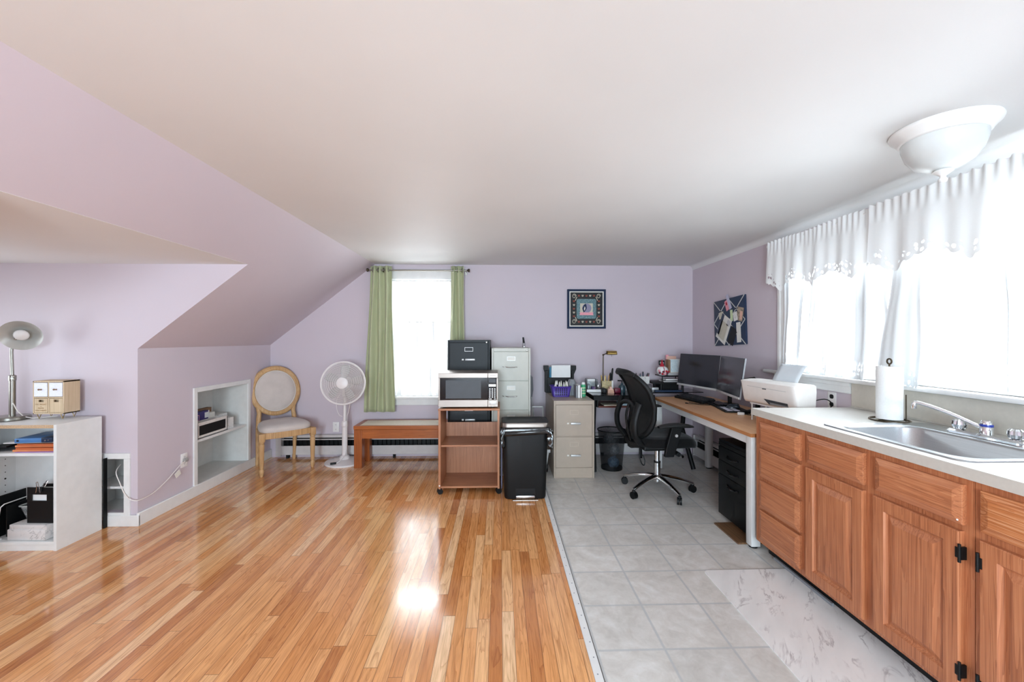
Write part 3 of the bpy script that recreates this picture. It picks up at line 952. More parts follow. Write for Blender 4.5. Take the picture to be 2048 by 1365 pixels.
# upper shelf: folders and binder
sz = .624
def sheetbox(name, label, cat, mat, cx, cy, z0, w, d, h, rz, group=None, bev=.0008, tilt=0):
    t = MB().box(-w/2, w/2, -d/2, d/2, 0, h)
    M4 = Matrix.Translation((cx, cy, z0)) @ Matrix.Rotation(rz, 4, 'Z') @ Matrix.Rotation(tilt, 4, 'Y')
    t.xf(M4)
    o = t.build(name, mat, None, bevel=bev, smooth=False)
    lift(o, (cx, cy, z0))
    return tag(o, label, cat, group)
sheetbox('paper_sheet', 'violet paper sticking out under the orange folders', 'paper', 'violet_card', -2.99, 2.848, sz+.0003, .25, .25, .0025, .03)
fan = [(-3.0, 2.86, .29, .24, .05, 'orange', 'lowest pale orange folder of the pile on the bookcase shelf'),
       (-2.99, 2.85, .26, .235, -.03, 'orange_d', 'deep orange folder in the middle of the pile on the bookcase shelf'),
       (-3.005, 2.868, .28, .23, .02, 'orange', 'upper orange folder directly under the papers on the bookcase shelf'),
       (-2.985, 2.85, .25, .235, -.02, 'orange_d', 'topmost deep orange folder of the pile in the bookcase')]
z = sz+.003
for cx, cy, w, d, rz, m, lab in fan:
    sheetbox('folder', lab, 'folder', m, cx, cy, z, w, d, .012, rz, 'orange folders on the bookcase shelf')
    z += .0122
sheetbox('folder', 'white folder lying on the orange folders', 'folder', 'paper', -3.06, 2.86, z, .32, .20, .006, .1)
z += .0063
T = thing('ring_binder', 'blue binder with a dark spine lying on the orange folders', 'binder', (-3.03, 2.84, z), rotz=.12)
MB().box(-.105, .105, -.10, .11, 0, .030, .004).build('cover', 'blue', T, local=True)
MB().box(.045, .107, -.102, -.02, -.0005, .0325, .004).build('spine', 'blue_d', T, local=True)
r = MB(); r.cyl((-.085, -.1, .016), (-.085, -.103, .016), .006, n=14); r.build('finger_hole', 'dark', T, local=True)
r = MB(); r.cyl((.07, -.1, .014), (.07, -.1045, .014), .005, n=12); r.cyl((.088, -.1, .016), (.088, -.1045, .016), .004, n=12); r.build('rivet', 'steel', T, local=True)
sheetbox('folder', 'black folder leaning under the blue binder at the left', 'folder', 'black', -3.29, 2.85, sz+.016, .20, .23, .010, .05, tilt=-.12)

# lower compartment
bz0 = .058
# marbled box with lid
T = thing('storage_box', 'grey white marbled box with a lid at the bottom of the bookcase', 'box', (-3.03, 2.80, bz0+.0008), rotz=-.05)
MB().box(-.135, .115, -.078, .11, 0, .07, .006).build('box_body', 'marble_box', T, local=True)
MB().box(-.128, .119, -.072, .114, .064, .098, .005).build('lid', 'marble_box', T, local=True)
# black board holder with a hand hole
hz = bz0+.098
T = thing('document_holder', 'black document holder with a hand hole standing on the marbled box', 'holder', (-2.985, 2.78, hz+.002), rotz=-.05)
h = MB()
h.box(-.085, .085, -.03, -.024, 0, .20); 
h = MB()
h.box(-.085, .085, -.03, -.025, 0, .145); h.box(-.085, -.055, -.03, -.025, .145, .185); h.box(.045, .085, -.03, -.025, .145, .185); h.box(-.085, .085, -.03, -.025, .185, .232)
h.build('front_panel', 'black', T, bevel=.001, local=True)
MB().box(-.085, .085, .06, .065, 0, .225).build('back_panel', 'black', T, bevel=.001, local=True)
MB().box(-.085, .085, -.025, .06, 0, .005).build('base', 'black', T, local=True)
MB().box(-.085, -.081, -.025, .06, 0, .20).build('side_panel', 'black', T, local=True)
MB().box(-.07, .07, -.018, .03, .005, .215).build('paper_wad', 'paper', T, local=True)
rg = MB()
for i in range(5):
    rg.tube([(.085+.008*math.cos(a), .0, .02+i*.042+.013*math.sin(a)) for a in [k*PI/5 for k in range(10)]], .004, 6, closed=True)
rg.build('ring_spine', 'chrome', T, local=True)
T = thing('binder_clip', 'black binder clip with silver arms on top of the black holder', 'clip', (-2.988, 2.752, hz+.236), rotz=-.05)
b = MB(); b.prism([(-.010, -.026), (.010, -.026), (.004, .001), (-.004, .001)], -.022, .022, 'X'); b.build('clip_body', 'black', T, local=True)
a = MB()
a.tube([(-.014, -.010, -.034), (-.008, -.010, .0), (-.010, -.012, .034), (-.002, -.012, .038), (.0, -.010, .032), (.008, -.010, .0), (.014, -.010, -.034)], .0022, 6)
a.build('arm', 'chrome', T, local=True)
a = MB()
a.tube([(.004, .008, .0), (.026, .016, .034), (.033, .017, .038), (.038, .016, .034), (.022, .008, .0)], .0022, 6)
a.build('arm', 'chrome', T, local=True)
# grey mesh basket
T = thing('basket', 'grey woven plastic basket beside the black holder in the bookcase', 'basket', (-3.105, 2.87, bz0+.099))
cx, cy = -3.118, 2.88
def rr(hx_, hy_, z, r=.02): return [(x, y, z) for x, y in rrect(cx, cy, hx_, hy_, r, 3)]
k = MB(); zb = bz0+.099
k.loft([rr(.052, .05, zb), rr(.072, .068, zb+.085)], cap0=True, cap1=False)
k.build('basket_wall', screen_mesh('grey_basket_lattice', '#b9bab8', .8, 95), T, solid=.003)
MB().tube([V(p) for p in rr(.076, .072, zb+.087)], .004, 6, closed=True).build('rim', 'lampgrey', T)
# white wire rack with black folders
T = thing('file_rack', 'white wire file rack holding black folders in the bookcase', 'file rack', (-3.27, 2.83, bz0))
w = MB()
for dx in (0, .05, .10):
    x = -3.34+dx
    w.tube([(x, 2.74, bz0+.004), (x+.004, 2.735, bz0+.08), (x+.012, 2.745, bz0+.205), (x+.02, 2.76, bz0+.222), (x+.012, 2.93, bz0+.222), (x+.004, 2.94, bz0+.21), (x, 2.94, bz0+.004)], .0035, 8)
w.tube([(-3.36, 2.74, bz0+.004), (-3.215, 2.74, bz0+.004)], .0035, 8); w.tube([(-3.36, 2.94, bz0+.004), (-3.215, 2.94, bz0+.004)], .0035, 8)
w.build('wire_frame', 'white', T)
for i, (dx, h, lab) in enumerate(((-.01, .225, 'black folder nearest the left panel standing in the wire rack'), (.04, .265, 'taller black folder standing in the middle of the wire rack'), (.088, .20, 'lower black folder standing nearest the grey basket'))):
    o = MB().box(-.0035, .0035, -.076, .076, 0, h).xf(Matrix.Translation((-3.297+dx, 2.838, bz0+.008))).build('folder', 'black', None, bevel=.001, smooth=False)
    lift(o, (-3.297+dx, 2.838, bz0+.008)); tag(o, lab, 'folder', 'black folders in the wire rack')

# power cord from the alcove to the knee wall plug
T = thing('extension_cord', 'clear lamp cord drooping from the alcove niche round the corner to the outlet', 'cord', (-2.72, 3.03, .38))
pts = [(-2.79, 3.10, .43), (-2.765, 3.036, .395), (-2.73, 3.026, .32), (-2.70, 3.024, .25), (-2.66, 3.022, .205), (-2.61, 3.03, .19), (-2.60, 3.10, .192), (-2.603, 3.18, .205), (-2.605, 3.28, .245), (-2.606, 3.36, .29), (-2.606, 3.42, .325), (-2.60, 3.47, .345)]
def smooth_pts(p, n=4):
    p = [V(q) for q in p]; out = []
    for i in range(len(p)-1):
        a, b, c, d = p[max(i-1, 0)], p[i], p[i+1], p[min(i+2, len(p)-1)]
        for k in range(n):
            t = k/n
            out.append(.5*((2*b)+(c-a)*t+(2*a-5*b+4*c-d)*t*t+(3*b-a-3*c+d)*t**3))
    out.append(p[-1]); return out
MB().tube(smooth_pts(pts), .003, 8).build('cable', 'offwhite', T)
g = MB(); g.box(XL+.006, XL+.03, 3.462, 3.502, .335, .365, .006); g.build('plug', 'clear', T)
g = MB().box(-.002, .002, -.026, .026, -.02, .02).xf(Matrix.Translation((-2.598, 3.385, .265)) @ Matrix.Rotation(.45, 4, 'X')); g.build('paper_tag', 'card', T)
# black board edge leaning behind the bookcase
o = MB().box(-2.828, -2.822, 3.004, 3.032, .002, .50).build('board', 'black', None, bevel=.001); lift(o, (-2.819, 3.012, .002)); tag(o, 'thin black board standing between the bookcase and the alcove niche', 'board')

# ------------------------------------------------------------------ knee-wall niche contents
zn = .473
T = thing('storage_bin', 'white wooden bin with a black chalkboard front on the niche shelf', 'bin', (-2.70, 3.865, zn))
fr = MB(); Y0, Y1, X0, X1 = 3.665, 4.062, -2.76, -2.645
fr.box(X0, X1, Y0, Y1, zn, zn+.008); fr.box(X0, X0+.01, Y0, Y1, zn, zn+.13); fr.box(X0, X1, Y0, Y0+.01, zn, zn+.135); fr.box(X0, X1, Y1-.01, Y1, zn, zn+.135)
fr.box(X1-.012, X1, Y0, Y1, zn, zn+.026); fr.box(X1-.012, X1, Y0, Y1, zn+.112, zn+.14); fr.box(X1-.012, X1, Y0, Y0+.022, zn+.026, zn+.112); fr.box(X1-.012, X1, Y1-.022, Y1, zn+.026, zn+.112)
fr.build('wooden_frame', plain('whitewashed_wood', '#dcd5cf', .7, var=.08), T, bevel=.001)
MB().box(X1-.009, X1-.004, Y0+.02, Y1-.02, zn+.024, zn+.114).build('chalkboard', 'black', T)
def item(name, label, cat, mat, x0, x1, y0, y1, z0, z1, group=None, bev=.001, r=0):
    o = MB().box(x0, x1, y0, y1, z0, z1, r).build(name, mat, None, bevel=bev if not r else 0, smooth=bool(r))
    lift(o, ((x0+x1)/2, (y0+y1)/2, z0)); return tag(o, label, cat, group)
T = thing('book', 'violet blue boxed book standing behind the chalkboard bin', 'book', (-2.795, 3.80, zn))
MB().box(-2.82, -2.77, 3.66, 3.99, zn, zn+.205).build('cover', plain('violet_blue_card', '#3d3474', .5), T, bevel=.001)
m = MB(); m.box(-2.7705, -2.769, 3.68, 3.86, zn+.13, zn+.135); m.box(-2.7705, -2.769, 3.68, 3.86, zn+.175, zn+.18); m.box(-2.7705, -2.769, 3.856, 3.861, zn+.13, zn+.18); m.build('cover_border', 'pink', T)
m = MB(); m.box(-2.7705, -2.769, 3.93, 3.975, zn+.14, zn+.19); m.build('white_label', 'paper', T)
m = MB(); m.box(-2.7705, -2.769, 3.977, 3.99, zn+.005, zn+.205); m.build('white_edge', 'paper', T)
item('book', 'brown covered book standing behind the violet book in the niche', 'book', 'brown', -2.87, -2.825, 3.66, 4.10, zn, zn+.215)
item('book', 'white edged brown book at the right end behind the bin', 'book', 'card', -2.82, -2.775, 4.0, 4.075, zn, zn+.175)
item('gift_box', 'white speckled box nearest the front right of the niche shelf', 'box', 'dotted', -2.74, -2.66, 4.085, 4.175, zn, zn+.105, 'white boxes on the niche shelf')
item('gift_box', 'white speckled box farther back on the niche shelf', 'box', 'dotted', -2.86, -2.765, 4.115, 4.24, zn, zn+.135, 'white boxes on the niche shelf')

# ------------------------------------------------------------------ oval-back chair
ang = math.atan2(.66, .75)        # side axis of the chair
CH = thing('dining_chair', 'oval backed chair of pale oak with grey linen seat in the corner', 'chair', (-2.30, 4.40, 0), rotz=ang)
# local: +x to the sitter's left, -y to the front
zr0, zr1 = .365, .425
FL, FR_, BLx = (-.235, -.22), (.235, -.22), .18
def leg_front(x, y):
    m = MB()
    m.box(x-.027, x+.027, y-.027, y+.027, zr0-.02, zr1-.002, .004)
    m.lathe([(.021, zr0-.02), (.025, zr0-.028), (.025, zr0-.036), (.020, zr0-.042), (.026, zr0-.055), (.025, zr0-.07), (.019, .09), (.016, .075), (.021, .068), (.022, .05), (.016, .012), (.012, .0), (0, 0)], (x, y, 0), 20)
    return m
for x, y in (FL, FR_):
    leg_front(x, y).build('leg', 'limed', CH, local=True)
for s in (-1, 1):
    x, y = s*BLx, .20
    m = MB()
    m.tube([(x, y+.045, 0), (x, y+.03, .12), (x, y+.012, .28), (x, y, .40)], [.014, .017, .022, .024], 12)
    m.lathe([(.015, .0), (.019, .02), (.019, .05), (.015, .06)], (x, y+.043, 0), 14)
    m.build('leg', 'limed', CH, local=True)
rl = MB()
def rail(p, q, t=.011):
    p, q = V((*p, 0)), V((*q, 0)); d = (q-p).normalized(); nrm = V((-d.y, d.x, 0))*t
    rl.loft([[p+nrm+V((0, 0, zr0)), p-nrm+V((0, 0, zr0)), p-nrm+V((0, 0, zr1)), p+nrm+V((0, 0, zr1))], [q+nrm+V((0, 0, zr0)), q-nrm+V((0, 0, zr0)), q-nrm+V((0, 0, zr1)), q+nrm+V((0, 0, zr1))]])
front = [(-.235, -.222), (-.12, -.242), (0, -.248), (.12, -.242), (.235, -.222)]
for a, b in zip(front, front[1:]): rail(a, b)
rail(FL, (-BLx, .2)); rail(FR_, (BLx, .2)); rail((-BLx, .2), (BLx, .2))
rl.build('seat_rail', 'limed', CH, local=True, bevel=.002)
def seat_fn(u, v):
    # superellipse trapezoid
    a = 2*PI*u
    c, s_ = math.cos(a), math.sin(a)
    ex = .55
    x = math.copysign(abs(c)**ex, c); y = math.copysign(abs(s_)**ex, s_)
    y_ = -.02 + y*.232
    hw = .252 - (y_+.252)*.13
    prof = [(1.0, .0), (1.02, .02), (.99, .045), (.85, .066), (.55, .078), (.02, .084)]
    k = v*(len(prof)-1); i = min(int(k), len(prof)-2); f = k-i
    r = prof[i][0]*(1-f)+prof[i+1][0]*f; z = prof[i][1]*(1-f)+prof[i+1][1]*f
    return V((x*hw*r, -.02+(y_+.02)*r, zr1+z))
MB().grid(seat_fn, 48, 12).build('seat', 'linen', CH, local=True, ang=70)
# back: oval, leaning
def bk(x, z, d=0):      # point on the back plane; d forward
    zz = z-.42
    return V((x, .205+zz*.16-d, z))
zc, rx, rz_ = .785, .225, .245
uu = MB()
for s in (-1, 1):
    uu.tube([bk(s*BLx*.98, .40), bk(s*.172, .50), bk(s*.165, .56), bk(s*.175, .62), bk(s*.195, .68)], [.026, .024, .022, .022, .018], 12)
uu.build('back_post', 'limed', CH, local=True)
fr = MB()
fr.tube([bk(rx*math.cos(2*PI*k/48), zc+rz_*math.sin(2*PI*k/48)) for k in range(48)], .026, 14, closed=True)
fr.tube([bk((rx-.012)*math.cos(2*PI*k/48), zc+(rz_-.012)*math.sin(2*PI*k/48), .018) for k in range(48)], .011, 8, closed=True)
fr.build('back_frame', 'limed', CH, local=True)
pad = MB()
n = 44
rings = []
for f, d in ((1, .008), (.93, .024), (.7, .034), (.35, .04), (.01, .042)):
    rings.append([bk((rx-.022)*f*math.cos(2*PI*k/n), zc+(rz_-.022)*f*math.sin(2*PI*k/n), d) for k in range(n)])
pad.loft(rings, cap0=False)
for sgn in (1,):
    rings = [[bk((rx-.022)*f*math.cos(2*PI*k/n), zc+(rz_-.022)*f*math.sin(2*PI*k/n), -d) for k in range(n)] for f, d in ((1, .004), (.8, .016), (.01, .02))]
    pad.loft(rings, cap0=False)
pad.build('back_cushion', 'linen', CH, local=True, ang=70)
MB().tube([bk((rx-.028)*math.cos(2*PI*k/48), zc+(rz_-.028)*math.sin(2*PI*k/48), .018) for k in range(48)], .005, 6, closed=True).build('piping', 'piping', CH, local=True)

# ------------------------------------------------------------------ pedestal fan
fxc, fyc = -1.70, 4.545
T = thing('pedestal_fan', 'white pedestal fan with a round wire cage beside the bench', 'fan', (fxc, fyc, 0))
MB().lathe([(0, 0), (.205, 0), (.208, .008), (.203, .018), (.15, .03), (.06, .045), (.045, .075), (.028, .085), (0, .085)], (fxc, fyc, 0), 56).build('base', 'fan_white', T)
MB().lathe([(.030, .07), (.028, .40), (.0, .40)], (fxc, fyc, 0), 24).build('pole', 'fan_white', T)
c = MB(); c.lathe([(.029, .395), (.034, .40), (.034, .43), (.028, .452), (.02, .456), (0, .456)], (fxc, fyc, 0), 24); c.build('collar', 'fan_white', T)
MB().tube([(fxc, fyc, .45), (fxc, fyc, .76)], .017, 16).build('upper_pole', 'fan_white', T)
H = V((-1.675, 4.43, .882)); RF = .226
hd = V((.12, -1, .10)).normalized()
MQ = Matrix.Translation(H) @ V((0, 0, 1)).rotation_difference(hd).to_matrix().to_4x4()
m = MB(); m.lathe([(.0, -.20), (.05, -.195), (.07, -.15), (.072, -.06), (.05, -.045), (0, -.045)], n=28, M4=MQ); m.box(fxc-.02, fxc+.02, fyc-.03, fyc+.03, .72, .84, .01)
m.build('motor_housing', 'fan_white', T)
m = MB(); m.tube([MQ @ V((RF*math.cos(2*PI*k/64), RF*math.sin(2*PI*k/64), 0)) for k in range(64)], .0085, 8, closed=True); m.build('cage_rim', 'fan_white', T)
for nm_, sg in (('front_grille', 1), ('rear_grille', -1)):
    m = MB()
    for j, r in enumerate((.214, .198, .18, .16, .14, .118, .095, .075)):
        zz = sg*.05*(1-(r/RF)**2)**.8
        m.tube([MQ @ V((r*math.cos(2*PI*k/48), r*math.sin(2*PI*k/48), zz)) for k in range(48)], .0015, 5, closed=True)
    for k in range(96):
        a = 2*PI*k/96
        pts = []
        for i in range(6):
            r = .06+(RF-.06)*i/5
            aa = a+.35*(i/5)*sg
            pts.append(MQ @ V((r*math.cos(aa), r*math.sin(aa), sg*.05*(1-(r/RF)**2)**.8)))
        m.tube(pts, .0011, 4)
    m.build(nm_, 'fan_white', T)
m = MB(); m.lathe([(.0, .056), (.05, .055), (.06, .05), (.062, .042), (0, .042)], n=32, M4=MQ); m.build('hub_badge', 'fan_white', T)
sp = MB(); sp.lathe([(0, -.04), (.03, -.038), (.03, .01), (.02, .018), (0, .02)], n=20, M4=MQ); sp = sp.build('hub', 'white', T)
for k in range(5):
    a0 = 2*PI*k/5+.3
    def blade(u, v, a0=a0):
        r = .03+.165*u
        w = (.35+.65*math.sin(PI*min(1, u*.8+.12)))*.55
        a = a0+(v-.5)*w*1.3
        return MQ @ V((r*math.cos(a), r*math.sin(a), -.01+(v-.5)*.036))
    MB().grid(blade, 8, 6).build('blade', plain('fan_blade_grey', '#bdb9b6', .3, var=.02) if k == 0 else M['fan_blade'], T, solid=.002)
    if k == 0: M['fan_blade'] = bpy.data.materials['fan_blade_grey']
cd = MB()
cd.tube(smooth_pts([(fxc-.03, fyc-.04, .76), (fxc-.065, fyc-.05, .70), (fxc-.068, fyc-.05, .60), (fxc-.045, fyc-.04, .53), (fxc-.018, fyc-.025, .51)]), .0035, 6)
cd.tube(smooth_pts([(fxc+.07, fyc-.04, .76), (fxc+.075, fyc-.05, .66), (fxc+.055, fyc-.045, .56), (fxc+.035, fyc-.03, .50), (fxc+.035, fyc-.032, .3), (fxc+.028, fyc-.036, .12), (fxc-.01, fyc-.12, .05), (fxc-.045, fyc-.155, .034)]), .0035, 6)
cd.build('cord', 'fan_white', T)
m = MB().box(-.03, .03, -.012, .012, -.010, .010, .005).xf(Matrix.Translation((fxc-.062, fyc-.158, .036)) @ Matrix.Rotation(.35, 4, 'Z')); m.build('plug', 'black', T)

# ------------------------------------------------------------------ bench
X0, X1, Y0, Y1, ZT = -1.528, -.57, 4.335, 4.665, .442
T = thing('bench', 'low honey coloured wooden bench with a woven cane top under the window', 'bench', ((X0+X1)/2, (Y0+Y1)/2, 0))
for x, y in ((X0, Y0), (X0, Y1-.08), (X1-.08, Y0), (X1-.08, Y1-.08)):
    MB().box(x, x+.084, y, y+.08, 0, ZT-.04).build('leg', 'bench_z', T, bevel=.003)
m = MB(); m.box(X0+.084, X1-.08, Y0+.002, Y0+.03, .308, ZT-.04); m.box(X0+.084, X1-.08, Y1-.03, Y1-.002, .308, ZT-.04); m.box(X0+.002, X0+.03, Y0+.08, Y1-.08, .308, ZT-.04); m.box(X1-.03, X1-.002, Y0+.08, Y1-.08, .308, ZT-.04)
m.build('apron', 'bench', T, bevel=.002)
m = MB(); m.box(X0-.004, X1+.004, Y0-.004, Y0+.03, ZT-.038, ZT); m.box(X0-.004, X1+.004, Y1-.03, Y1+.004, ZT-.038, ZT); m.box(X0-.004, X0+.05, Y0+.03, Y1-.03, ZT-.038, ZT); m.box(X1-.05, X1+.004, Y0+.03, Y1-.03, ZT-.038, ZT)
m.build('top_frame', 'bench', T, bevel=.003)
MB().box(X0+.05, X1-.05, Y0+.03, Y1-.03, ZT-.02, ZT-.0005).build('cane_seat', 'cane', T)
# ------------------------------------------------------------------ back window curtains
def drape(mb, x0t, x1t, x0b, x1b, yc, zt, zb, folds, amp_t, amp_b, ph=0, nu=90, nv=28, hem=0, wob=.006):
    def fn(u, v):
        x = (x0t+(x1t-x0t)*u)*(1-v)+(x0b+(x1b-x0b)*u)*v
        amp = amp_t+(amp_b-amp_t)*v
        w = math.sin(2*PI*folds*u+ph)+.35*math.sin(2*PI*folds*.5*u+1.3+ph*2+v*1.1)
        x += wob*math.sin(v*6+u*9)
        y = yc+amp*w*.75+.004*noise.noise(V((u*9, v*7, ph)))
        z = zt+(zb-zt)*v+hem*math.sin(2*PI*folds*u+ph)*v
        return V((x, y, z))
    return mb.grid(fn, nu, nv)
YC = 4.665
T = thing('curtain', 'left sage green curtain gathered beside the back window', 'curtain', (-1.36, YC, .53), group='sage green curtains')
m = MB(); drape(m, -1.462, -1.222, -1.535, -1.19, YC, 2.178, .53, 3.5, .028, .038, .4, hem=-.008)
m.build('cloth', 'green', T, solid=.002, ang=80)
m = MB(); 
for i in range(4):
    x = -1.43+i*.058
    m.tube([(x+.004*math.sin(k*PI/8*2)*0, YC+.024*math.cos(k*PI/8), 2.131+.024*math.sin(k*PI/8)) for k in range(16)], .0045, 6, closed=True)
m.build('grommet', 'steel_d', T)
T = thing('curtain', 'right sage green curtain behind the black filing cabinet', 'curtain', (-.48, YC, .53), group='sage green curtains')
m = MB(); drape(m, -.556, -.412, -.575, -.385, YC, 2.18, .53, 2.6, .022, .026, 1.2)
m.build('cloth', 'green', T, solid=.002, ang=80)
m = MB()
for i in range(3):
    x = -.53+i*.05
    m.tube([(x, YC+.024*math.cos(k*PI/8), 2.131+.024*math.sin(k*PI/8)) for k in range(16)], .0045, 6, closed=True)
m.build('grommet', 'steel_d', T)
T = thing('curtain_rod', 'thin metal curtain rod with a dark end knob over the back window', 'curtain rod', (-.9, YC, 2.131))
MB().tube([(-1.47, YC, 2.131), (-.375, YC, 2.131)], .008, 12).build('rod', 'steel_d', T)
for s, x in ((-1, -1.47), (1, -.375)):
    M4 = Matrix.Translation((x, YC, 2.131)) @ Matrix.Rotation(s*PI/2, 4, 'Y')
    MB().lathe([(.009, 0), (.012, .004), (.012, .01), (.018, .014), (.02, .026), (.016, .032), (0, .033)], n=20, M4=M4).build('finial', 'bronze', T)
for x in (-1.34, -.395):
    b = MB(); b.box(x-.006, x+.006, YC, YB-.001, 2.115, 2.124); b.box(x-.01, x+.01, YB-.004, YB-.0005, 2.095, 2.15); b.build('bracket', 'steel_d', T)
# lace tiers
def tier(name, label, x0, x1, y, zt, zb, folds, mat, seed, group):
    T = thing(name, label, 'lace curtain', ((x0+x1)/2, y, zb), group=group)
    def fn(u, v):
        x = x0+(x1-x0)*u
        ph = seed*1.7
        k = .35+.65*v
        yy = y+.019*k*(math.sin(2*PI*folds*u+ph+.5*math.sin(5*u+seed))+.5*math.sin(2*PI*folds*2.3*u+ph))
        z = zt+(zb-zt)*v - (.012*abs(math.sin(PI*7*u)) if v > .99 else 0)
        return V((x, yy, z))
    MB().grid(fn, 110, 24).build('cloth', mat, T, ang=80)
    MB().tube([(x0-.005, y, zt-.012), (x1+.005, y, zt-.012)], .005, 8).build('rod', 'white', T)
    return T
tier('lace_curtain', 'short white sheer curtain across the top of the back window', -1.25, -.56, YB-.036, 2.03, 1.70, 8, 'sheer_top', 1, 'sheers on the back window')
tier('lace_curtain', 'long white sheer cafe curtain over the lower half of the back window', -1.25, -.56, YB-.038, 1.56, .715, 8, 'sheer', 2, 'sheers on the back window')

# ------------------------------------------------------------------ filing cabinets
def file_cab(name, label, x0, x1, y0, y1, zt, rows, mat, pull, lock, label_mat, foot=.0):
    """rows: list of (z0,z1) drawer fronts"""
    T = thing(name, label, 'filing cabinet', ((x0+x1)/2, (y0+y1)/2, 0))
    b = MB()
    t = .018
    b.box(x0, x1, y0+.012, y1, foot, zt-.001)
    b.box(x0, x0+t, y0, y0+.012, foot, zt); b.box(x1-t, x1, y0, y0+.012, foot, zt)
    b.box(x0+t, x1-t, y0, y0+.012, rows[0][1]+.004, zt)
    b.box(x0+t, x1-t, y0+.003, y0+.012, foot, rows[-1][0]-.004)
    b.build('case', mat, T, bevel=.0025)
    xm = (x0+x1)/2
    for (z0, z1) in rows:
        d = MB().box(x0+t+.002, x1-t-.002, y0-.001, y0+.012, z0, z1).build('drawer', mat, T, bevel=.002)
        h = z1-z0
        # label holder
        lz = z1-h*.235
        m = MB()
        for q in ((-.042, .042, .017, .021), (-.042, .042, -.021, -.017), (-.042, -.038, -.017, .017), (.038, .042, -.017, .017)):
            m.box(xm+q[0], xm+q[1], y0-.004, y0-.001, lz+q[2], lz+q[3])
        lh = m.build('label_holder', label_mat, d, bevel=.0006)
        MB().box(xm-.038, xm+.038, y0-.0022, y0-.001, lz-.017, lz+.017).build('label_card', 'card' if pull == 'loop' else mat, lh)
        hz = z1-h*.52
        m = MB()
        if pull == 'loop':
            m.tube(smooth_pts([(xm-.055, y0-.001, hz), (xm-.05, y0-.02, hz), (xm-.02, y0-.03, hz-.004), (xm+.03, y0-.028, hz-.003), (xm+.055, y0-.02, hz), (xm+.06, y0-.001, hz)]), .0045, 8)
            l = MB(); l.tube([(xm-.085, y0-.001, hz+.004), (xm-.082, y0-.014, hz+.003), (xm-.072, y0-.018, hz-.002)], .004, 8); l.build('latch', 'chrome', d)
        else:
            hz = z1-h*.60
            m.box(xm-.036, xm+.062, y0-.020, y0-.013, hz-.010, hz+.010, .004)
            m.box(xm-.036, xm-.030, y0-.016, y0, hz-.006, hz+.006); m.box(xm+.056, xm+.062, y0-.016, y0, hz-.006, hz+.006)
            l = MB(); l.box(xm-.070, xm-.050, y0-.010, y0, hz-.008, hz+.008, .003); l.build('latch', label_mat if pull != 'beige' else 'card', d)
        m.build('handle', 'chrome' if pull == 'loop' else 'silver', d)
    if lock:
        M4 = Matrix.Translation((x1-.035, y0+.001, zt-.022)) @ Matrix.Rotation(PI/2, 4, 'X')
        MB().lathe([(.009, 0), (.009, .005), (.007, .006), (.0025, .006), (.0025, .004), (0, .004)], n=18, M4=M4).build('lock', 'steel_d', T)
    return T
file_cab('file_cabinet', 'black letter filing cabinet standing behind the microwave', -.524, -.10, 4.12, 4.625, 1.343,
         [(1.035, 1.315), (.73, 1.028), (.425, .723), (.12, .418)], 'black_metal', 'bar', True, 'white')
file_cab('file_cabinet', 'tall pale grey four drawer filing cabinet behind the trash can', -.083, .302, 4.05, 4.685, 1.264,
         [(.942, 1.226), (.655, .936), (.368, .649), (.085, .362)], 'grey_metal', 'loop', True, 'silver')
file_cab('file_cabinet', 'short beige two drawer filing cabinet left of the black desk', .522, .918, 3.965, 4.685, .754,
         [(.414, .711), (.104, .400)], 'beige_metal', 'beige', False, 'beige_light')
m = MB(); m.cyl((.244, 4.16, 1.264), (.244, 4.16, 1.345), .016, n=16)
T = thing('bottle', 'small clear bottle with a black cap on the tall grey filing cabinet', 'bottle', (.25, 4.30, 1.264))
m = MB(); m.lathe([(.0, .0), (.016, 0), (.016, .04), (.012, .05), (0, .05)], (.25, 4.30, 1.264), 16); m.build('bottle', 'clear', T)
m = MB(); m.tube([(.25, 4.30, 1.31), (.243, 4.30, 1.372)], [.012, .009], 14); m.build('cap', 'black', T)

# ------------------------------------------------------------------ microwave cart
cx0, cx1, cy0, cy1, ct, cb = -.538, 0.0, 3.575, 3.97, .748, .048
T = thing('microwave_cart', 'oak veneer cart on casters with two open shelves under the microwave', 'cart', ((cx0+cx1)/2, (cy0+cy1)/2, 0))
MB().box(cx0, cx1, cy0-.004, cy1, ct-.018, ct).build('top', 'cart_h', T, bevel=.004)
for x in (cx0+.004, cx1-.022):
    MB().box(x, x+.018, cy0, cy1, cb, ct-.018).build('side_panel', 'cart', T, bevel=.001)
MB().box(cx0+.022, cx1-.022, cy0+.04, cy1-.01, .405, .421).build('shelf', 'cart_h', T, bevel=.001)
MB().box(cx0+.022, cx1-.022, cy0+.02, cy1-.01, .050, .066).build('bottom_shelf', 'cart_h', T, bevel=.001)
MB().box(cx0+.022, cx1-.022, cy1-.010, cy1-.004, .066, .553).build('back_panel', 'cart', T)
MB().cyl((cx0+.013, cy0-.001, cb+.03), (cx0+.013, cy0+.002, cb+.03), .006, n=14).build('screw_cap', 'white', T)
def caster(mb, x, y, zt, r=.02, rz=0):
    c_, s_ = math.cos(rz), math.sin(rz)
    for q in (-.011, .011):
        p = V((x-s_*q, y+c_*q, r)); d = V((-s_, c_, 0))*.008
        mb.cyl(p-d, p+d, r, n=18)
    mb.cyl((x, y, r), (x, y, zt), .006, n=10)
    mb.box(x-.012, x+.012, y-.012, y+.012, r*1.5, zt-.001, .004)
for x in (cx0+.013, cx1-.013):
    for y in (cy0+.025, cy1-.04):
        m = MB(); caster(m, x, y, cb, .0235, .3); m.build('caster', 'black', T)

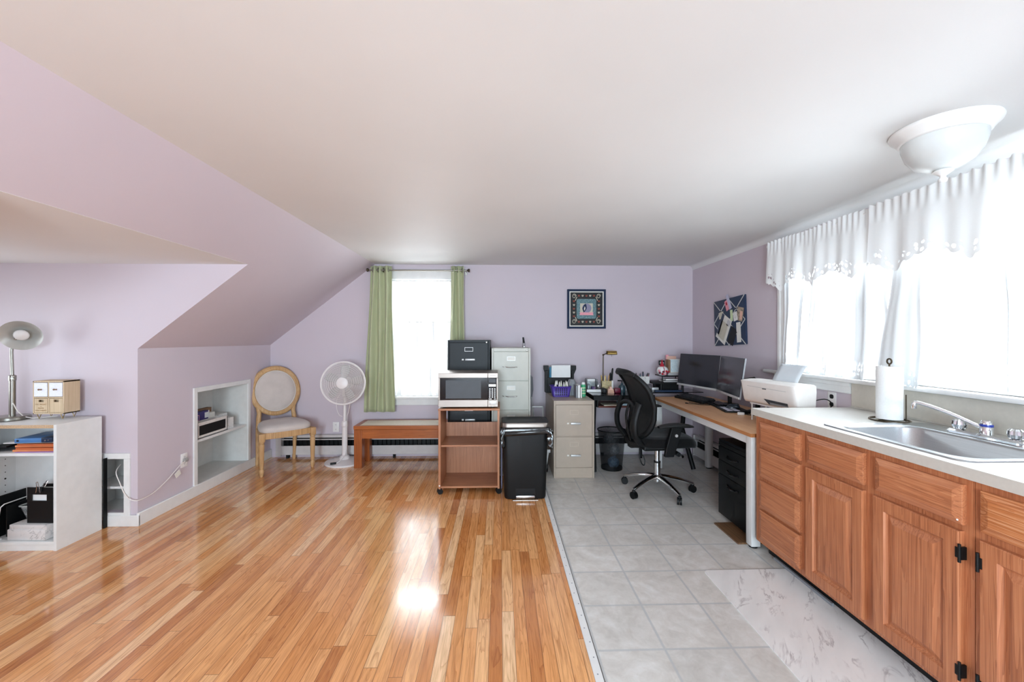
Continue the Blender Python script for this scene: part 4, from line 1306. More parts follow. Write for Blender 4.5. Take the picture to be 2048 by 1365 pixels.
# ------------------------------------------------------------------ microwave
mx0, mx1, my0, my1, mz0, mz1 = -.538, -.018, 3.585, 3.955, .748, 1.056
T = thing('microwave', 'stainless microwave oven with a black door window on the oak cart', 'microwave', ((mx0+mx1)/2, (my0+my1)/2, mz0))
MB().box(mx0+.004, mx1-.004, my0+.03, my1, mz0+.012, mz1, .004).build('case', 'oven_steel', T)
xd = mx1-.088
zb_, zt_ = mz0+.012, mz1
d = MB()
d.box(mx0, xd-.001, my0, my0+.03, zb_, zb_+.062); d.box(mx0, xd-.001, my0, my0+.03, zt_-.042, zt_); d.box(mx0, mx0+.016, my0, my0+.03, zb_+.062, zt_-.042)
d = d.build('door', 'oven_steel', T, bevel=.002)
MB().box(mx0+.016, xd-.001, my0+.002, my0+.028, zb_+.062, zt_-.042).build('door_window', 'black_gloss', d)
i = MB(); i.box(mx0+.065, xd-.06, my0+.0012, my0+.002, zb_+.075, zt_-.062); i.build('mesh_screen', 'dgrey', d)
pn = MB(); pn.box(xd+.001, mx1, my0, my0+.03, zb_, zb_+.062); pn.box(xd+.001, mx1, my0, my0+.03, zt_-.042, zt_); pn.box(mx1-.012, mx1, my0, my0+.03, zb_+.062, zt_-.042)
pn = pn.build('control_panel', 'oven_steel', T, bevel=.002)
MB().box(xd+.001, mx1-.012, my0+.001, my0+.028, zb_+.062, zt_-.042).build('keypad', 'black_gloss', pn)
k = MB()
kx0, kx1 = xd+.008, mx1-.018
k.box(kx0, kx1, my0-.0005, my0+.001, zt_-.118, zt_-.098)
for r_ in range(5):
    for c_ in range(3):
        x = kx0+.004+c_*(kx1-kx0-.006)/2.6; z = zt_-.135-r_*.0175
        k.box(x, x+.011, my0-.0005, my0+.001, z-.009, z)
k.box(kx0, kx0+.026, my0-.0005, my0+.001, zb_+.067, zb_+.073); k.box(kx1-.016, kx1, my0-.0005, my0+.001, zb_+.067, zb_+.073)
k.build('buttons', 'silver', pn, smooth=False)
MB().box(kx0+.002, kx1-.002, my0-.0004, my0+.001, zt_-.082, zt_-.052).build('display', 'dgrey', pn)
text_mb('Panasonic', .0125, face_y((xd+mx1)/2, my0-.0003, zt_-.021), .0005).build('lettering', 'ink', pn, smooth=False)
m = MB(); m.box(xd+.012, mx1-.014, my0-.0012, my0, zb_+.018, zb_+.052, .001); m.build('door_button', 'silver', pn)
for x in (mx0+.05, mx1-.05):
    for y in (my0+.05, my1-.05):
        MB().cyl((x, y, mz0), (x, y, mz0+.013), .014, n=14).build('foot', 'black', T)

# ------------------------------------------------------------------ trash can
tx, ty = .213, 3.565
T = thing('trash_can', 'black pedal trash can with a steel banded lid beside the cart', 'trash can', (tx, ty, 0))
def rl_(hx_, hy_, z, r): return [(x, y, z) for x, y in rrect(tx, ty, hx_, hy_, r, 6)]
m = MB()
m.loft([rl_(.172, .115, .006, .04), (rl_(.176, .118, .02, .042)), rl_(.196, .128, .60, .045), rl_(.190, .122, .60, .042)], cap1=True)
# pedal recess
m.build('bin_body', 'black', T)
m = MB(); m.box(tx-.083, tx+.083, ty-.121, ty-.110, .012, .094, .003); m.build('pedal_recess', 'dark', T)
m = MB(); m.box(tx-.080, tx+.080, ty-.142, ty-.117, .018, .042, .006); m.build('pedal', 'steel', T)
m = MB(); m.tube([(tx-.105, ty-.118, .004), (tx-.105, ty-.145, .004), (tx+.105, ty-.145, .004), (tx+.105, ty-.118, .004)], .0035, 8); m.build('foot_bar', 'chrome', T)
m = MB(); m.loft([rl_(.198, .128, .604, .05), rl_(.204, .134, .606, .055), rl_(.204, .134, .642, .055), rl_(.200, .130, .648, .052)], cap0=True, cap1=True)
lid = m.build('lid', 'oven_steel', T)
m = MB(); m.loft([rl_(.200, .130, .6482, .05), rl_(.199, .129, .653, .05), rl_(.17, .105, .656, .04), rl_(.165, .10, .653, .04)], cap0=True, cap1=True)
m.build('lid_top', 'black', lid)
# liner bag, hanging over the rim
m = MB()
n = 120; base = rrect(tx, ty, .2, .132, .045, 29)
n = len(base)
rings = []
for j in range(9):
    v = j/8
    ring = []
    for i, (x, y) in enumerate(base):
        a = 2*PI*i/n
        dx, dy = x-tx, y-ty
        L_ = math.hypot(dx, dy)
        drop = .07+.095*abs(math.sin(a*2.5+.5))**1.7+.022*math.sin(a*9)+.05*noise.noise(V((math.cos(a)*3, math.sin(a)*3, 2)))
        out = (.006+.022*math.sin(v*PI*.7)+.048*noise.noise(V((math.cos(a)*6, math.sin(a)*6, v*4)))*v+.012*math.sin(a*15+v*5)*v)
        out = max(out, .003+.004*v)
        ring.append((max(.0035, x+dx/L_*out), y+dy/L_*out, .612-drop*v+.006*math.sin(a*11)*v))
    rings.append(ring)
m.loft(rings, cap0=False, cap1=False)
o = m.build('bin_liner', 'bag', None, solid=.001, ang=50); lift(o, (tx, ty, .5)); tag(o, 'shiny black bag hanging ruffled over the rim of the trash can', 'bag')
# board behind the can
o = MB().box(-.006, .006, -.10, .10, 0, .48).xf(Matrix.Translation((.014, 3.80, .002)) @ Matrix.Rotation(.0, 4, 'X')).build('board', 'lavgrey', None, bevel=.001)
lift(o, (.014, 3.80, .002)); tag(o, 'pale blue grey board standing between the cart and the trash can', 'board')
# squeegee mop leaning between the cabinets
T = thing('floor_squeegee', 'grey handled mop with a flat grey head leaning on the wall by the grey cabinet', 'mop', (.40, 4.55, 0))
m = MB(); m.tube([(.43, 4.30, .02), (.352, 4.60, .70)], .008, 10); m.build('handle', 'silver', T)
m = MB(); m.loft([[(.318, 4.60, .68), (.345, 4.585, .68), (.36, 4.60, .68), (.345, 4.612, .68)], [(.305, 4.64, .78), (.36, 4.62, .78), (.378, 4.635, .78), (.34, 4.65, .78)], [(.300, 4.66, .92), (.355, 4.64, .92), (.372, 4.655, .92), (.34, 4.67, .92)], [(.305, 4.672, .95), (.33, 4.665, .95), (.34, 4.67, .95), (.32, 4.677, .95)]])
m.build('mop_head', 'grey', T)
# folding trolley behind the can
T = thing('folding_trolley', 'folded luggage trolley with a white bracket and black wheel behind the trash can', 'trolley', (.45, 4.35, 0))
m = MB(); m.tube([(.452, 4.10, .06), (.462, 4.42, .62)], .008, 10); m.tube([(.34, 4.10, .06), (.345, 4.42, .62)], .008, 10); m.tube([(.345, 4.42, .62), (.462, 4.42, .62)], .008, 10); m.build('tube_frame', 'silver', T)
m = MB(); m.cyl((.462, 4.16, .052), (.482, 4.16, .052), .050, n=24); m.cyl((.325, 4.16, .052), (.345, 4.16, .052), .050, n=24); m.build('wheel', 'black', T)
m = MB(); m.box(.452, .508, 4.12, 4.15, .205, .235, .004); m.tube([(.485, 4.13, .205), (.462, 4.12, .09)], .011, 10); m.build('bracket', 'white', T)

# ------------------------------------------------------------------ on the beige cabinet
zb = .754
T = thing('mail_sorter', 'black plastic letter holder with papers on the beige cabinet', 'letter holder', (.66, 4.58, zb))
m = MB()
m.box(.52, .80, 4.60, 4.615, zb, zb+.25); m.box(.52, .80, 4.55, 4.56, zb, zb+.17); m.box(.52, .80, 4.55, 4.66, zb, zb+.006)
m.prism([(.49, zb+.30), (.545, zb+.30), (.545, zb+.2), (.52, zb+.18), (.49, zb+.26)], 4.575, 4.64, 'Y')
m.prism([(.855, zb+.30), (.795, zb+.30), (.795, zb+.2), (.82, zb+.18), (.855, zb+.26)], 4.575, 4.64, 'Y')
m.box(.505, .53, 4.55, 4.66, zb, zb+.25); m.box(.80, .825, 4.55, 4.66, zb, zb+.25)
m.build('holder_body', 'black', T, bevel=.003)
item('envelope', 'white envelope pile standing in the black letter holder', 'envelope', 'paper', .575, .788, 4.563, 4.597, zb+.08, zb+.305)
item('card', 'teal card standing left of the envelopes in the letter holder', 'card', 'teal', .552, .573, 4.565, 4.59, zb+.13, zb+.285)

T = thing('basket', 'violet plastic basket with square holes on the beige cabinet', 'basket', (.635, 4.30, zb))
def pr(hx_, hy_, z, cx=.635, cy=4.30): return [(x, y, z) for x, y in rrect(cx, cy, hx_, hy_, .018, 4)]
m = MB(); B0, B1, BZ = pr(.083, .068, zb), pr(.103, .082, zb+.105), .105
m.loft([B0, B1], cap0=True, cap1=False)
m.build('basket_body', 'purple', T, solid=.003)
MB().tube([V(p) for p in pr(.105, .084, zb+.105)], .004, 8, closed=True).build('rim', 'purple', T)
m = MB()
for i in range(6):
    for j in range(4):
        z = zb+.022+j*.020; hy = .068+.014*(z-zb)/.105; hx__ = .083+.02*(z-zb)/.105
        x = .635-.055+i*.022
        m.box(x-.006, x+.006, 4.30-hy-.0024, 4.30-hy-.0008, z-.006, z+.006)
m.build('square_holes', 'dark', T, smooth=False)
bots = [(.575, 4.27, 'offwhite', 'cream tube leaning at the left in the violet basket', .05, .16), (.60, 4.33, 'black', 'dark bottle at the back left of the violet basket', .03, .155), (.618, 4.265, 'white', 'white nozzle bottle at the front left of the violet basket', .02, .15),
        (.648, 4.31, 'lime', 'pale green nozzle bottle in the middle of the violet basket', -.02, .155), (.668, 4.27, 'white', 'white bottle right of the middle in the violet basket', .0, .145), (.692, 4.31, 'lime', 'pale green bottle at the right in the violet basket', .03, .155), (.705, 4.265, 'silver', 'silver capped bottle at the front right of the violet basket', -.03, .15)]
for x, y, mt, lab, tilt, h in bots:
    T = thing('bottle', lab, 'bottle', (x, y, zb+.004), rot=(0, tilt, 0), group='bottles in the violet basket')
    MB().lathe([(0, 0), (.015, 0), (.015, h*.62), (.009, h*.72), (.0, h*.72)], n=14).build('bottle_body', mt, T, local=True)
    MB().lathe([(.0085, h*.7), (.008, h*.82), (.003, h), (0, h)], n=12).build('nozzle', 'card' if mt != 'black' else 'white', T, local=True)
T = thing('bag', 'grey crinkled plastic bag beside the violet basket', 'bag', (.765, 4.36, zb))
def bagf(u, v):
    a = 2*PI*u
    r = (.045+.006*math.sin(5*a)+.008*noise.noise(V((math.cos(a)*2, math.sin(a)*2, v*3))))*(1-.55*max(0, v-.75)*4*.7)
    return V((.765+r*.95*math.cos(a), 4.36+r*math.sin(a), zb+.17*v))
MB().grid(bagf, 36, 12).build('bag_body', 'grey', T, ang=70)
for i, (x0, x1, mt, h, lab) in enumerate(((.772, .789, 'grey', .125, 'grey notebook standing right of the violet basket'), (.792, .812, 'paper', .13, 'white slim box standing between two books'), (.818, .832, 'offwhite', .105, 'low cream booklet standing left of the green can'))):
    item('booklet', lab, 'booklet', mt, x0, x1, 4.14, 4.27, zb, zb+h)
T = thing('spray_can', 'mint green can with a white cap on the beige cabinet corner', 'can', (.868, 4.25, zb))
MB().lathe([(0, 0), (.024, 0), (.024, .118), (.02, .126), (0, .126)], (.868, 4.25, zb), 22).build('can_body', 'mint', T)
MB().lathe([(.019, .124), (.019, .142), (.012, .15), (0, .15)], (.868, 4.25, zb), 20).build('cap', 'white', T)
m = MB()
for k in range(3): m.lathe([(.0242, .03+k*.028), (.0244, .033+k*.028), (.0244, .038+k*.028), (.0242, .041+k*.028)], (.868, 4.25, zb), 22, cap0=False, cap1=False)
m.build('band', 'lime', T)

# ------------------------------------------------------------------ framed print on the back wall
T = thing('framed_picture', 'small square folk art print in a dark blue frame on the back wall', 'picture', (1.0, YB-.02, 1.48))
x0, x1, z0, z1 = .782, 1.232, 1.474, 1.932
def fb(m, i0, i1, y0, y1):
    m.box(x0+i0, x1-i0, y0, y1, z0+i0, z0+i1); m.box(x0+i0, x1-i0, y0, y1, z1-i1, z1-i0)
    m.box(x0+i0, x0+i1, y0, y1, z0+i1, z1-i1); m.box(x1-i1, x1-i0, y0, y1, z0+i1, z1-i1)
m = MB(); fb(m, 0, .024, YB-.032, YB-.001); fb(m, .003, .012, YB-.036, YB-.032); m.build('frame', 'navy', T, bevel=.002)
m = MB(); fb(m, .024, .036, YB-.025, YB-.002); m.build('inner_border', 'card', T)
pc = MB().box(x0+.036, x1-.036, YB-.018, YB-.004, z0+.036, z1-.036).build('print', 'black_soft', T)
xm, zm_ = (x0+x1)/2, (z0+z1)/2+.002
def disc(m, cx, cz, r, y, d=.0008, n=28, sx=1, sz=1):
    m.prism([(cx+sx*r*math.cos(2*PI*k/n), cz+sz*r*math.sin(2*PI*k/n)) for k in range(n)], y-d, y, 'Y')
m = MB(); m.prism(rrect(xm, zm_, .115, .115, .02, 4), YB-.0190, YB-.018); m.build('blue_square', 'teal_art', pc, smooth=False)
m = MB(); m.prism(rrect(xm, zm_-.002, .074, .066, .002, 1), YB-.0196, YB-.019); m.build('cream_square', 'beigecard', pc, smooth=False)
m = MB(); disc(m, xm+.004, zm_+.008, .054, YB-.0196, .0006); m.build('lavender_disc', 'lavgrey', pc, smooth=False)
m = MB(); m.prism([(xm-.048, zm_+.005), (xm-.03, zm_+.045), (xm-.008, zm_+.062), (xm+.0, zm_+.04), (xm+.004, zm_+.008), (xm-.01, zm_-.022), (xm-.034, zm_-.046), (xm-.038, zm_-.03)], YB-.0208, YB-.0202)
m.build('dark_leaf', 'navy', pc, smooth=False)
m = MB(); m.prism([(xm-.03, zm_-.002), (xm-.02, zm_+.03), (xm-.012, zm_+.008), (xm-.022, zm_-.024)], YB-.0213, YB-.0208); m.build('pale_leaf', 'card', pc, smooth=False)
m = MB(); m.prism([(xm-.084, zm_-.042), (xm+.084, zm_-.042), (xm+.074, zm_-.057), (xm+.084, zm_-.074), (xm-.084, zm_-.074), (xm-.074, zm_-.057)], YB-.0216, YB-.0208); m.build('pink_banner', 'pink', pc, smooth=False)
m = MB(); m2 = MB()
for k in range(-2, 3):
    for (cx, cz) in ((xm+k*.044, zm_+.152), (xm+k*.044, zm_-.152), (xm-.146, zm_+k*.044), (xm+.146, zm_+k*.044)):
        tgt = (m, m2)[k % 2]
        disc(tgt, cx, cz, .011, YB-.0180, .0008, 12); disc(tgt, cx-.008, cz+.006, .006, YB-.0180, .0008, 8); disc(tgt, cx+.008, cz+.006, .006, YB-.0180, .0008, 8)
for sx in (-1, 1):
    for sz_ in (-1, 1):
        cx, cz = xm+sx*.143, zm_+sz_*.148
        m3 = MB()
        m3.tube([(cx+.024*math.cos(a)*(1-a/16), YB-.0184, cz+.028*math.sin(a)*(1-a/16)) for a in [q*.45 for q in range(20)]], .0034, 5)
        for q in range(5): disc(m3, cx-sx*(.03-q*.004), cz-sz_*(.012+q*.009), .005, YB-.018, .0008, 8)
        m3.build('corner_scroll', 'beigecard', pc, smooth=False)
m.build('red_flowers', plain('print_red', '#9a4a3a', .6), pc, smooth=False)
m2.build('cream_flowers', 'beigecard', pc, smooth=False)

# ------------------------------------------------------------------ memo board on the right wall
BX = XR+.0016
T = thing('memo_board', 'tilted dark blue fabric memo board with criss-cross ribbons on the right wall', 'memo board', (BX, 3.975, 1.30))
W, Hh = .545, .462
MC = Matrix.Translation((BX-.011, 3.974, 1.524)) @ Matrix.Rotation(-PI/2, 4, 'Z') @ Matrix.Rotation(PI/2, 4, 'X') @ Matrix.Rotation(math.radians(2.8), 4, 'Z')
# board frame: local x runs to the viewer's right, y up, z towards the room
MB().box(-W/2, W/2, -Hh/2, Hh/2, -.010, .010, .004).xf(MC).build('panel', 'navy', T)
rb = MB()
def strap(x0, y0, x1, y1, w=.0085):
    d = V((x1-x0, y1-y0, 0)); L_ = d.length; a = math.atan2(d.y, d.x)
    rb.obox(Matrix.Translation(((x0+x1)/2, (y0+y1)/2, .0112)) @ Matrix.Rotation(a, 4, 'Z'), L_/2, w/2, .0009)
hw, hh = W/2, Hh/2
strap(-hw, hh, 0, -hh*.0); strap(0, 0, hw, -hh); strap(-hw, -hh, 0, 0); strap(0, 0, hw, hh)
strap(-hw, 0, 0, hh); strap(0, hh, hw, 0); strap(-hw, 0, 0, -hh); strap(0, -hh, hw, 0)
rb.xf(MC); rb.build('ribbons', 'ribbon', T, smooth=False)
st = MB()
for sx, sy in ((0, 0), (-.5, .5), (.5, .5), (-.5, -.5), (.5, -.5)): st.sphere((sx*hw, sy*hh, .013), .008, 8, (1, 1, .5))
st.xf(MC); st.build('stud', 'black', T)
def pin(name, label, cat, mat, cx, cy, w, h, rz, z, th=.001, r=0, parts=()):
    M4 = MC @ Matrix.Translation((cx, cy, z)) @ Matrix.Rotation(rz, 4, 'Z')
    loc = (M4 @ V((0, 0, 0)))
    t = thing(name, label, cat, loc)
    m = MB().box(-w/2, w/2, -h/2, h/2, 0, th, r); m.xf(M4); m.build('sheet', mat, t, smooth=False)
    for (nm2, mt, px, py, pw, ph) in parts:
        m = MB().box(px-pw/2, px+pw/2, py-ph/2, py+ph/2, th, th+.0008); m.xf(M4); m.build(nm2, mt, t, smooth=False)
    return t
pin('invitation_card', 'large grey card with a dark border tucked slantwise in the memo board', 'card', 'card', -.085, -.065, .19, .27, -.55, .0145, .0015, 0,
    (('dark_border', 'blue_d', -.07, .02, .045, .225), ('grey_sheet', 'beigecard', -.005, -.02, .125, .18), ('photo_corner', 'silver', .055, .09, .055, .06)))
pin('dark_card', 'black card under the large grey card on the memo board', 'card', 'black', .06, -.145, .10, .17, -.5, .0125)
pin('note', 'small cream note tucked near the left edge of the memo board', 'note', 'beigecard', -.125, .075, .085, .065, .15, .0135)
T2 = pin('butterfly_card', 'pink and lilac butterfly wing card at the top of the memo board', 'card', 'pink', -.012, .165, .062, .105, .35, .0135, .0015, 0, (('pink_patch', 'red', -.004, .018, .022, .03),))
pin('card', 'lilac strip card beside the pink butterfly card on the memo board', 'card', plain('lilac_card', '#c3c2d6', .6), .022, .195, .042, .16, .42, .016)
pin('tag', 'pale green strip tag hanging under the pink butterfly card', 'tag', 'lime', .06, .055, .042, .11, .05, .0135)
pin('photo', 'brown portrait photo at the right edge of the memo board', 'photo', 'photo', .20, .055, .10, .13, -.25, .0135, .001, 0, (('light_figure', 'peach', .02, -.01, .04, .08),))
pin('photo', 'dark striped snapshot beside the portrait photo on the memo board', 'photo', 'dotted', .125, .04, .065, .085, .2, .0150)
pin('bookmark', 'narrow white bookmark at the lower right of the memo board', 'bookmark', 'card', .172, -.115, .068, .19, .03, .0135)
# ------------------------------------------------------------------ black desk along the back wall
DZ = .785
T = thing('computer_desk', 'black glass topped desk along the back wall with a dark red pull-out shelf', 'desk', (1.55, 4.42, 0))
m = MB(); m.prism([(.935, 4.10), (1.56, 4.10), (1.60, 4.33), (2.18, 4.33), (2.18, 4.685), (.935, 4.685)], DZ-.008, DZ, 'Z')
m.build('glass_top', 'black_gloss', T, bevel=.002)
m = MB()
m.box(.95, 1.57, 4.13, 4.16, DZ-.055, DZ-.008); m.box(.95, 2.16, 4.64, 4.67, DZ-.055, DZ-.008); m.box(.95, .98, 4.16, 4.64, DZ-.055, DZ-.008); m.box(1.56, 1.59, 4.16, 4.64, DZ-.055, DZ-.008)
m.build('frame', 'black', T, bevel=.002)
for pts in ([(.965, 4.15, DZ-.05), (.965, 4.20, .40), (.965, 4.15, 0)], [(.965, 4.64, DZ-.05), (.965, 4.64, 0)], [(1.60, 4.62, DZ-.05), (1.60, 4.62, 0)]):
    MB().tube(pts, .017, 10).build('leg', 'black', T)
# K shaped leg at the right
m = MB(); m.tube([(2.02, 4.42, DZ-.05), (1.935, 4.30, .40), (1.99, 4.16, .012)], .023, 10); m.build('leg', 'black', T)
m = MB(); m.box(1.0, 1.55, 4.13, 4.50, .655, .672); sh = m.build('pull_out_shelf', 'redwood', T, bevel=.002)
m = MB(); m.box(.99, 1.0, 4.15, 4.5, .655, .73); m.box(1.55, 1.56, 4.15, 4.5, .655, .73); m.build('shelf_rail', 'black', T)
item('envelope', 'tan envelope lying on the dark red shelf under the black desk', 'envelope', 'beigecard', 1.06, 1.24, 4.15, 4.30, .6725, .680)
item('notebook', 'pale blue notebook on the dark red shelf near the office chair', 'notebook', plain('pale_blue_card', '#a9c4cf', .6), 1.25, 1.42, 4.16, 4.38, .6725, .690)
# riser
T = thing('desk_riser', 'black two-level monitor riser in the corner of the black desk', 'riser', (1.82, 4.47, DZ))
MB().box(1.66, 1.99, 4.36, 4.60, .866, .886).build('lower_shelf', 'black', T, bevel=.002)
MB().box(1.75, 1.99, 4.38, 4.58, .945, .958).build('upper_shelf', 'black_gloss', T, bevel=.001)
for x, y in ((1.74, 4.38), (1.975, 4.38), (1.74, 4.58), (1.975, 4.58)):
    MB().cyl((x, y, DZ), (x, y, .866), .013, n=12).build('leg', 'black', T)
m = MB(); m.cyl((1.758, 4.39, .886), (1.758, 4.39, .945), .005, n=10); m.cyl((1.98, 4.57, .886), (1.98, 4.57, .945), .005, n=10); m.build('post', 'black', T)
m = MB(); m.box(1.76, 1.97, 4.47, 4.59, DZ+.001, .864); m.build('drawer_block', 'black', T)
item('paper_stack', 'white paper lying on the lower riser shelf', 'paper', 'paper', 1.78, 1.95, 4.40, 4.55, .8865, .893)
item('tray', 'white slim tray lying on the riser under the calendar', 'tray', 'white', 1.80, 1.93, 4.40, 4.50, .9035, .918)
item('book_stack', 'grey book lying flat under the desk calendar', 'book', 'silver', 1.825, 1.985, 4.40, 4.56, .9585, .984)
T = thing('desk_calendar', 'tent desk calendar with pale blue sheets on the riser', 'calendar', (1.93, 4.50, .984))
m = MB(); m.prism([(4.455, .984), (4.485, 1.13), (4.49, 1.13), (4.525, .984), (4.52, .984), (4.4875, 1.12), (4.46, .984)], 1.872, 1.992, 'X'); m.build('card_stand', 'card', T, smooth=False)
m = MB(); m.prism([(4.453, .99), (4.482, 1.125), (4.4835, 1.125), (4.4545, .99)], 1.876, 1.988, 'X'); m.build('month_sheet', 'calendar', T, smooth=False)
item('booklet', 'brown booklet standing left of the desk calendar', 'booklet', 'brown', 1.845, 1.868, 4.44, 4.52, .984, 1.125)
T = thing('small_sign', 'small black card with pale marks beside the booklet on the riser', 'card', (1.815, 4.55, .958))
m = MB(); m.box(1.78, 1.845, 4.545, 4.55, 1.06, 1.112); m.build('panel', 'black', T)
m = MB(); m.box(1.79, 1.803, 4.543, 4.545, 1.075, 1.10); m.box(1.82, 1.835, 4.543, 4.545, 1.07, 1.095); m.build('pale_marks', 'silver', T)
m = MB(); m.tube([(1.812, 4.552, .959), (1.812, 4.552, 1.08)], .003, 6); m.build('stem', 'black', T)
item('index_card', 'peach folded card standing at the back of the riser behind the calendar', 'card', 'peach', 1.875, 1.98, 4.555, 4.562, .958, 1.16)
item('index_card', 'pink card peeking out behind the peach card', 'card', 'pink', 1.868, 1.90, 4.566, 4.572, .958, 1.175)
# ornament
T = thing('ornament', 'white round ornament with red flowers and a red pointed top on the riser', 'ornament', (1.765, 4.42, .958))
cx, cy = 1.772, 4.425
MB().lathe([(0, .958), (.03, .958), (.058, .985), (.062, 1.01), (.05, 1.04), (.03, 1.053), (0, 1.055)], (cx, cy, 0), 24).build('round_body', 'white', T)
MB().lathe([(.024, 1.05), (.018, 1.075), (.008, 1.10), (.004, 1.125), (0, 1.13)], (cx-.004, cy, 0), 16).build('pointed_top', 'red', T)
for (dx, dz, mt) in ((-.045, .02, 'maroon'), (-.02, .008, 'red'), (.008, .006, 'pink'), (.032, .015, 'maroon'), (.048, .03, 'red'), (-.05, .042, 'pink'), (-.012, .032, 'maroon'), (.02, .036, 'red')):
    y = cy-.058*math.sqrt(max(.1, 1-(dx/.066)**2))
    m = MB()
    m.sphere((cx+dx, y, .968+dz), .013, 6)
    m.build('flower', mt, T)
m = MB(); m.tube([(cx-.004, cy-.045, 1.05), (cx-.002, cy-.062, 1.02), (cx-.001, cy-.064, .99)], .0035, 6); m.build('red_cord', 'red', T)
# pencil box with pens
T = thing('pencil_box', 'white patterned pencil box on a clear tray at the back of the black desk', 'pencil box', (1.57, 4.50, DZ))
m = MB(); m.box(1.50, 1.645, 4.47, 4.54, DZ+.07, DZ+.074); 
for q in ((1.50, 1.504, 4.47, 4.54), (1.641, 1.645, 4.47, 4.54), (1.504, 1.641, 4.47, 4.474), (1.504, 1.641, 4.536, 4.54)): m.box(*q, DZ+.07, DZ+.155)
m.build('box_body', 'dotted', T)
m = MB(); m.box(1.49, 1.665, 4.455, 4.555, DZ+.0005, DZ+.068, .006); m.build('clear_tray', 'clear', T)
def stick(name, label, cat, mat, p0, p1, r, tip=None, group=None):
    t = thing(name, label, cat, p0, group=group)
    MB().tube([p0, p1], r, 10).build('barrel', mat, t)
    d = (V(p1)-V(p0)).normalized()
    if tip: MB().tube([V(p1), V(p1)+d*.018], [r*1.02, r*.5], 10).build('tip', tip, t)
    return t
zp = DZ+.075
stick('pen', 'black pen at the left of the white pencil box', 'pen', 'black', (1.52, 4.50, zp), (1.508, 4.50, zp+.10), .006, 'black')
stick('pen', 'blue grey pen in the middle of the white pencil box', 'pen', 'slatepen', (1.56, 4.51, zp), (1.556, 4.51, zp+.095), .006, 'dgrey')
stick('marker', 'dark blue marker standing tallest in the white pencil box', 'marker', 'blue_d', (1.59, 4.50, zp), (1.584, 4.50, zp+.115), .0075, 'black')
stick('pen', 'black pen leaning right in the white pencil box', 'pen', 'black', (1.61, 4.51, zp), (1.637, 4.51, zp+.10), .006, 'black')
stick('pen', 'maroon pen at the right end of the white pencil box', 'pen', 'maroon', (1.625, 4.49, zp), (1.645, 4.49, zp+.10), .006, 'black')
# scissors cup behind the chair
T = thing('pen_cup', 'grey cup of scissors behind the office chair back', 'cup', (1.39, 4.52, DZ))
MB().lathe([(0, 0), (.04, 0), (.042, .10), (.038, .10), (.037, .006), (0, .006)], (1.39, 4.52, DZ), 24).build('cup_body', 'grey', T)
def scissors(label, x, y, mt, lean):
    t = thing('scissors', label, 'scissors', (x, y, DZ+.01))
    m = MB(); m.tube([(x, y, DZ+.01), (x+lean*.6, y, DZ+.12)], [.003, .007], 8); m.build('blade', 'chrome', t)
    for s in (-1, 1):
        c_ = V((x+lean+s*.018, y, DZ+.158))
        m = MB(); m.tube([c_+V((.015*math.cos(2*PI*k/16), 0, .027*math.sin(2*PI*k/16))) for k in range(16)], .0042, 6, closed=True)
        m.build('finger_loop', mt, t)
scissors('scissors with pale grey loops in the grey cup', 1.375, 4.525, 'lampgrey', -.02)
scissors('scissors with black loops in the grey cup', 1.40, 4.51, 'black', .02)
stick('stick', 'pink peach wedge stick leaning out of the grey cup', 'stick', 'peach', (1.41, 4.53, DZ+.012), (1.45, 4.53, DZ+.165), .014, 'peach')
stick('pen', 'crimson pen leaning far right out of the grey cup', 'pen', 'red', (1.415, 4.52, DZ+.012), (1.475, 4.515, DZ+.125), .006, 'red')
# small brass lamp
T = thing('desk_lamp', 'small antique brass desk lamp on the black desk by the back wall', 'lamp', (1.147, 4.56, DZ))
x, y = 1.152, 4.56
MB().lathe([(0, 0), (.06, 0), (.06, .010), (.02, .016), (0, .016)], (x, y, DZ), 28).build('base', 'bronze', T)
m = MB(); m.tube([(x, y, DZ+.01), (x+.004, y, 1.172)], .0055, 10); m.sphere((x+.004, y, 1.175), .011, 8); m.build('stem', 'bronze', T)
m = MB(); m.tube([(x+.004, y, 1.175), (x+.045, y-.03, 1.20)], .0045, 8); m.build('arm', 'bronze', T)
def shade(u, v):
    a = -PI*.05+PI*1.1*v
    return V((x+.035+.105*u, y-.04-.034*math.cos(a), 1.185+.036*math.sin(a)))
m = MB(); m.grid(shade, 10, 12); m.build('lamp_shade', 'gold', T, solid=.002)
m = MB(); m.tube([(x+.085, y-.05, 1.19), (x+.085, y-.05, 1.155)], .0015, 6); m.build('pull_chain', 'bronze', T)
# clear organizer + cream pot
T = thing('organizer', 'clear plastic organizer with lilac items on the black desk', 'organizer', (.99, 4.42, DZ))
m = MB(); m.box(.93, 1.045, 4.36, 4.47, DZ+.0005, DZ+.012)
m.box(.93, .934, 4.36, 4.47, DZ+.012, DZ+.135); m.box(1.041, 1.045, 4.36, 4.47, DZ+.012, DZ+.135); m.box(.934, 1.041, 4.36, 4.364, DZ+.012, DZ+.115); m.box(.934, 1.041, 4.466, 4.47, DZ+.012, DZ+.14)
m.build('clear_box', 'clear', T)
m = MB(); m.box(.925, 1.09, 4.34, 4.355, DZ+.0005, DZ+.03, .004); m.build('white_drawer', 'white', T)
item('box', 'lilac box inside the clear organizer', 'box', 'violet_card', .985, 1.03, 4.375, 4.42, DZ+.013, DZ+.055, r=.008)
item('box', 'silver grey box inside the clear organizer', 'box', 'silver', .94, .98, 4.38, 4.44, DZ+.013, DZ+.075, r=.006)
item('box', 'white carton at the back of the clear organizer', 'box', 'paper', .94, 1.035, 4.445, 4.463, DZ+.013, DZ+.13)
item('box', 'small clear box with tan clips beside the organizer', 'box', 'clear', 1.05, 1.095, 4.40, 4.45, DZ+.0005, DZ+.09, r=.004)
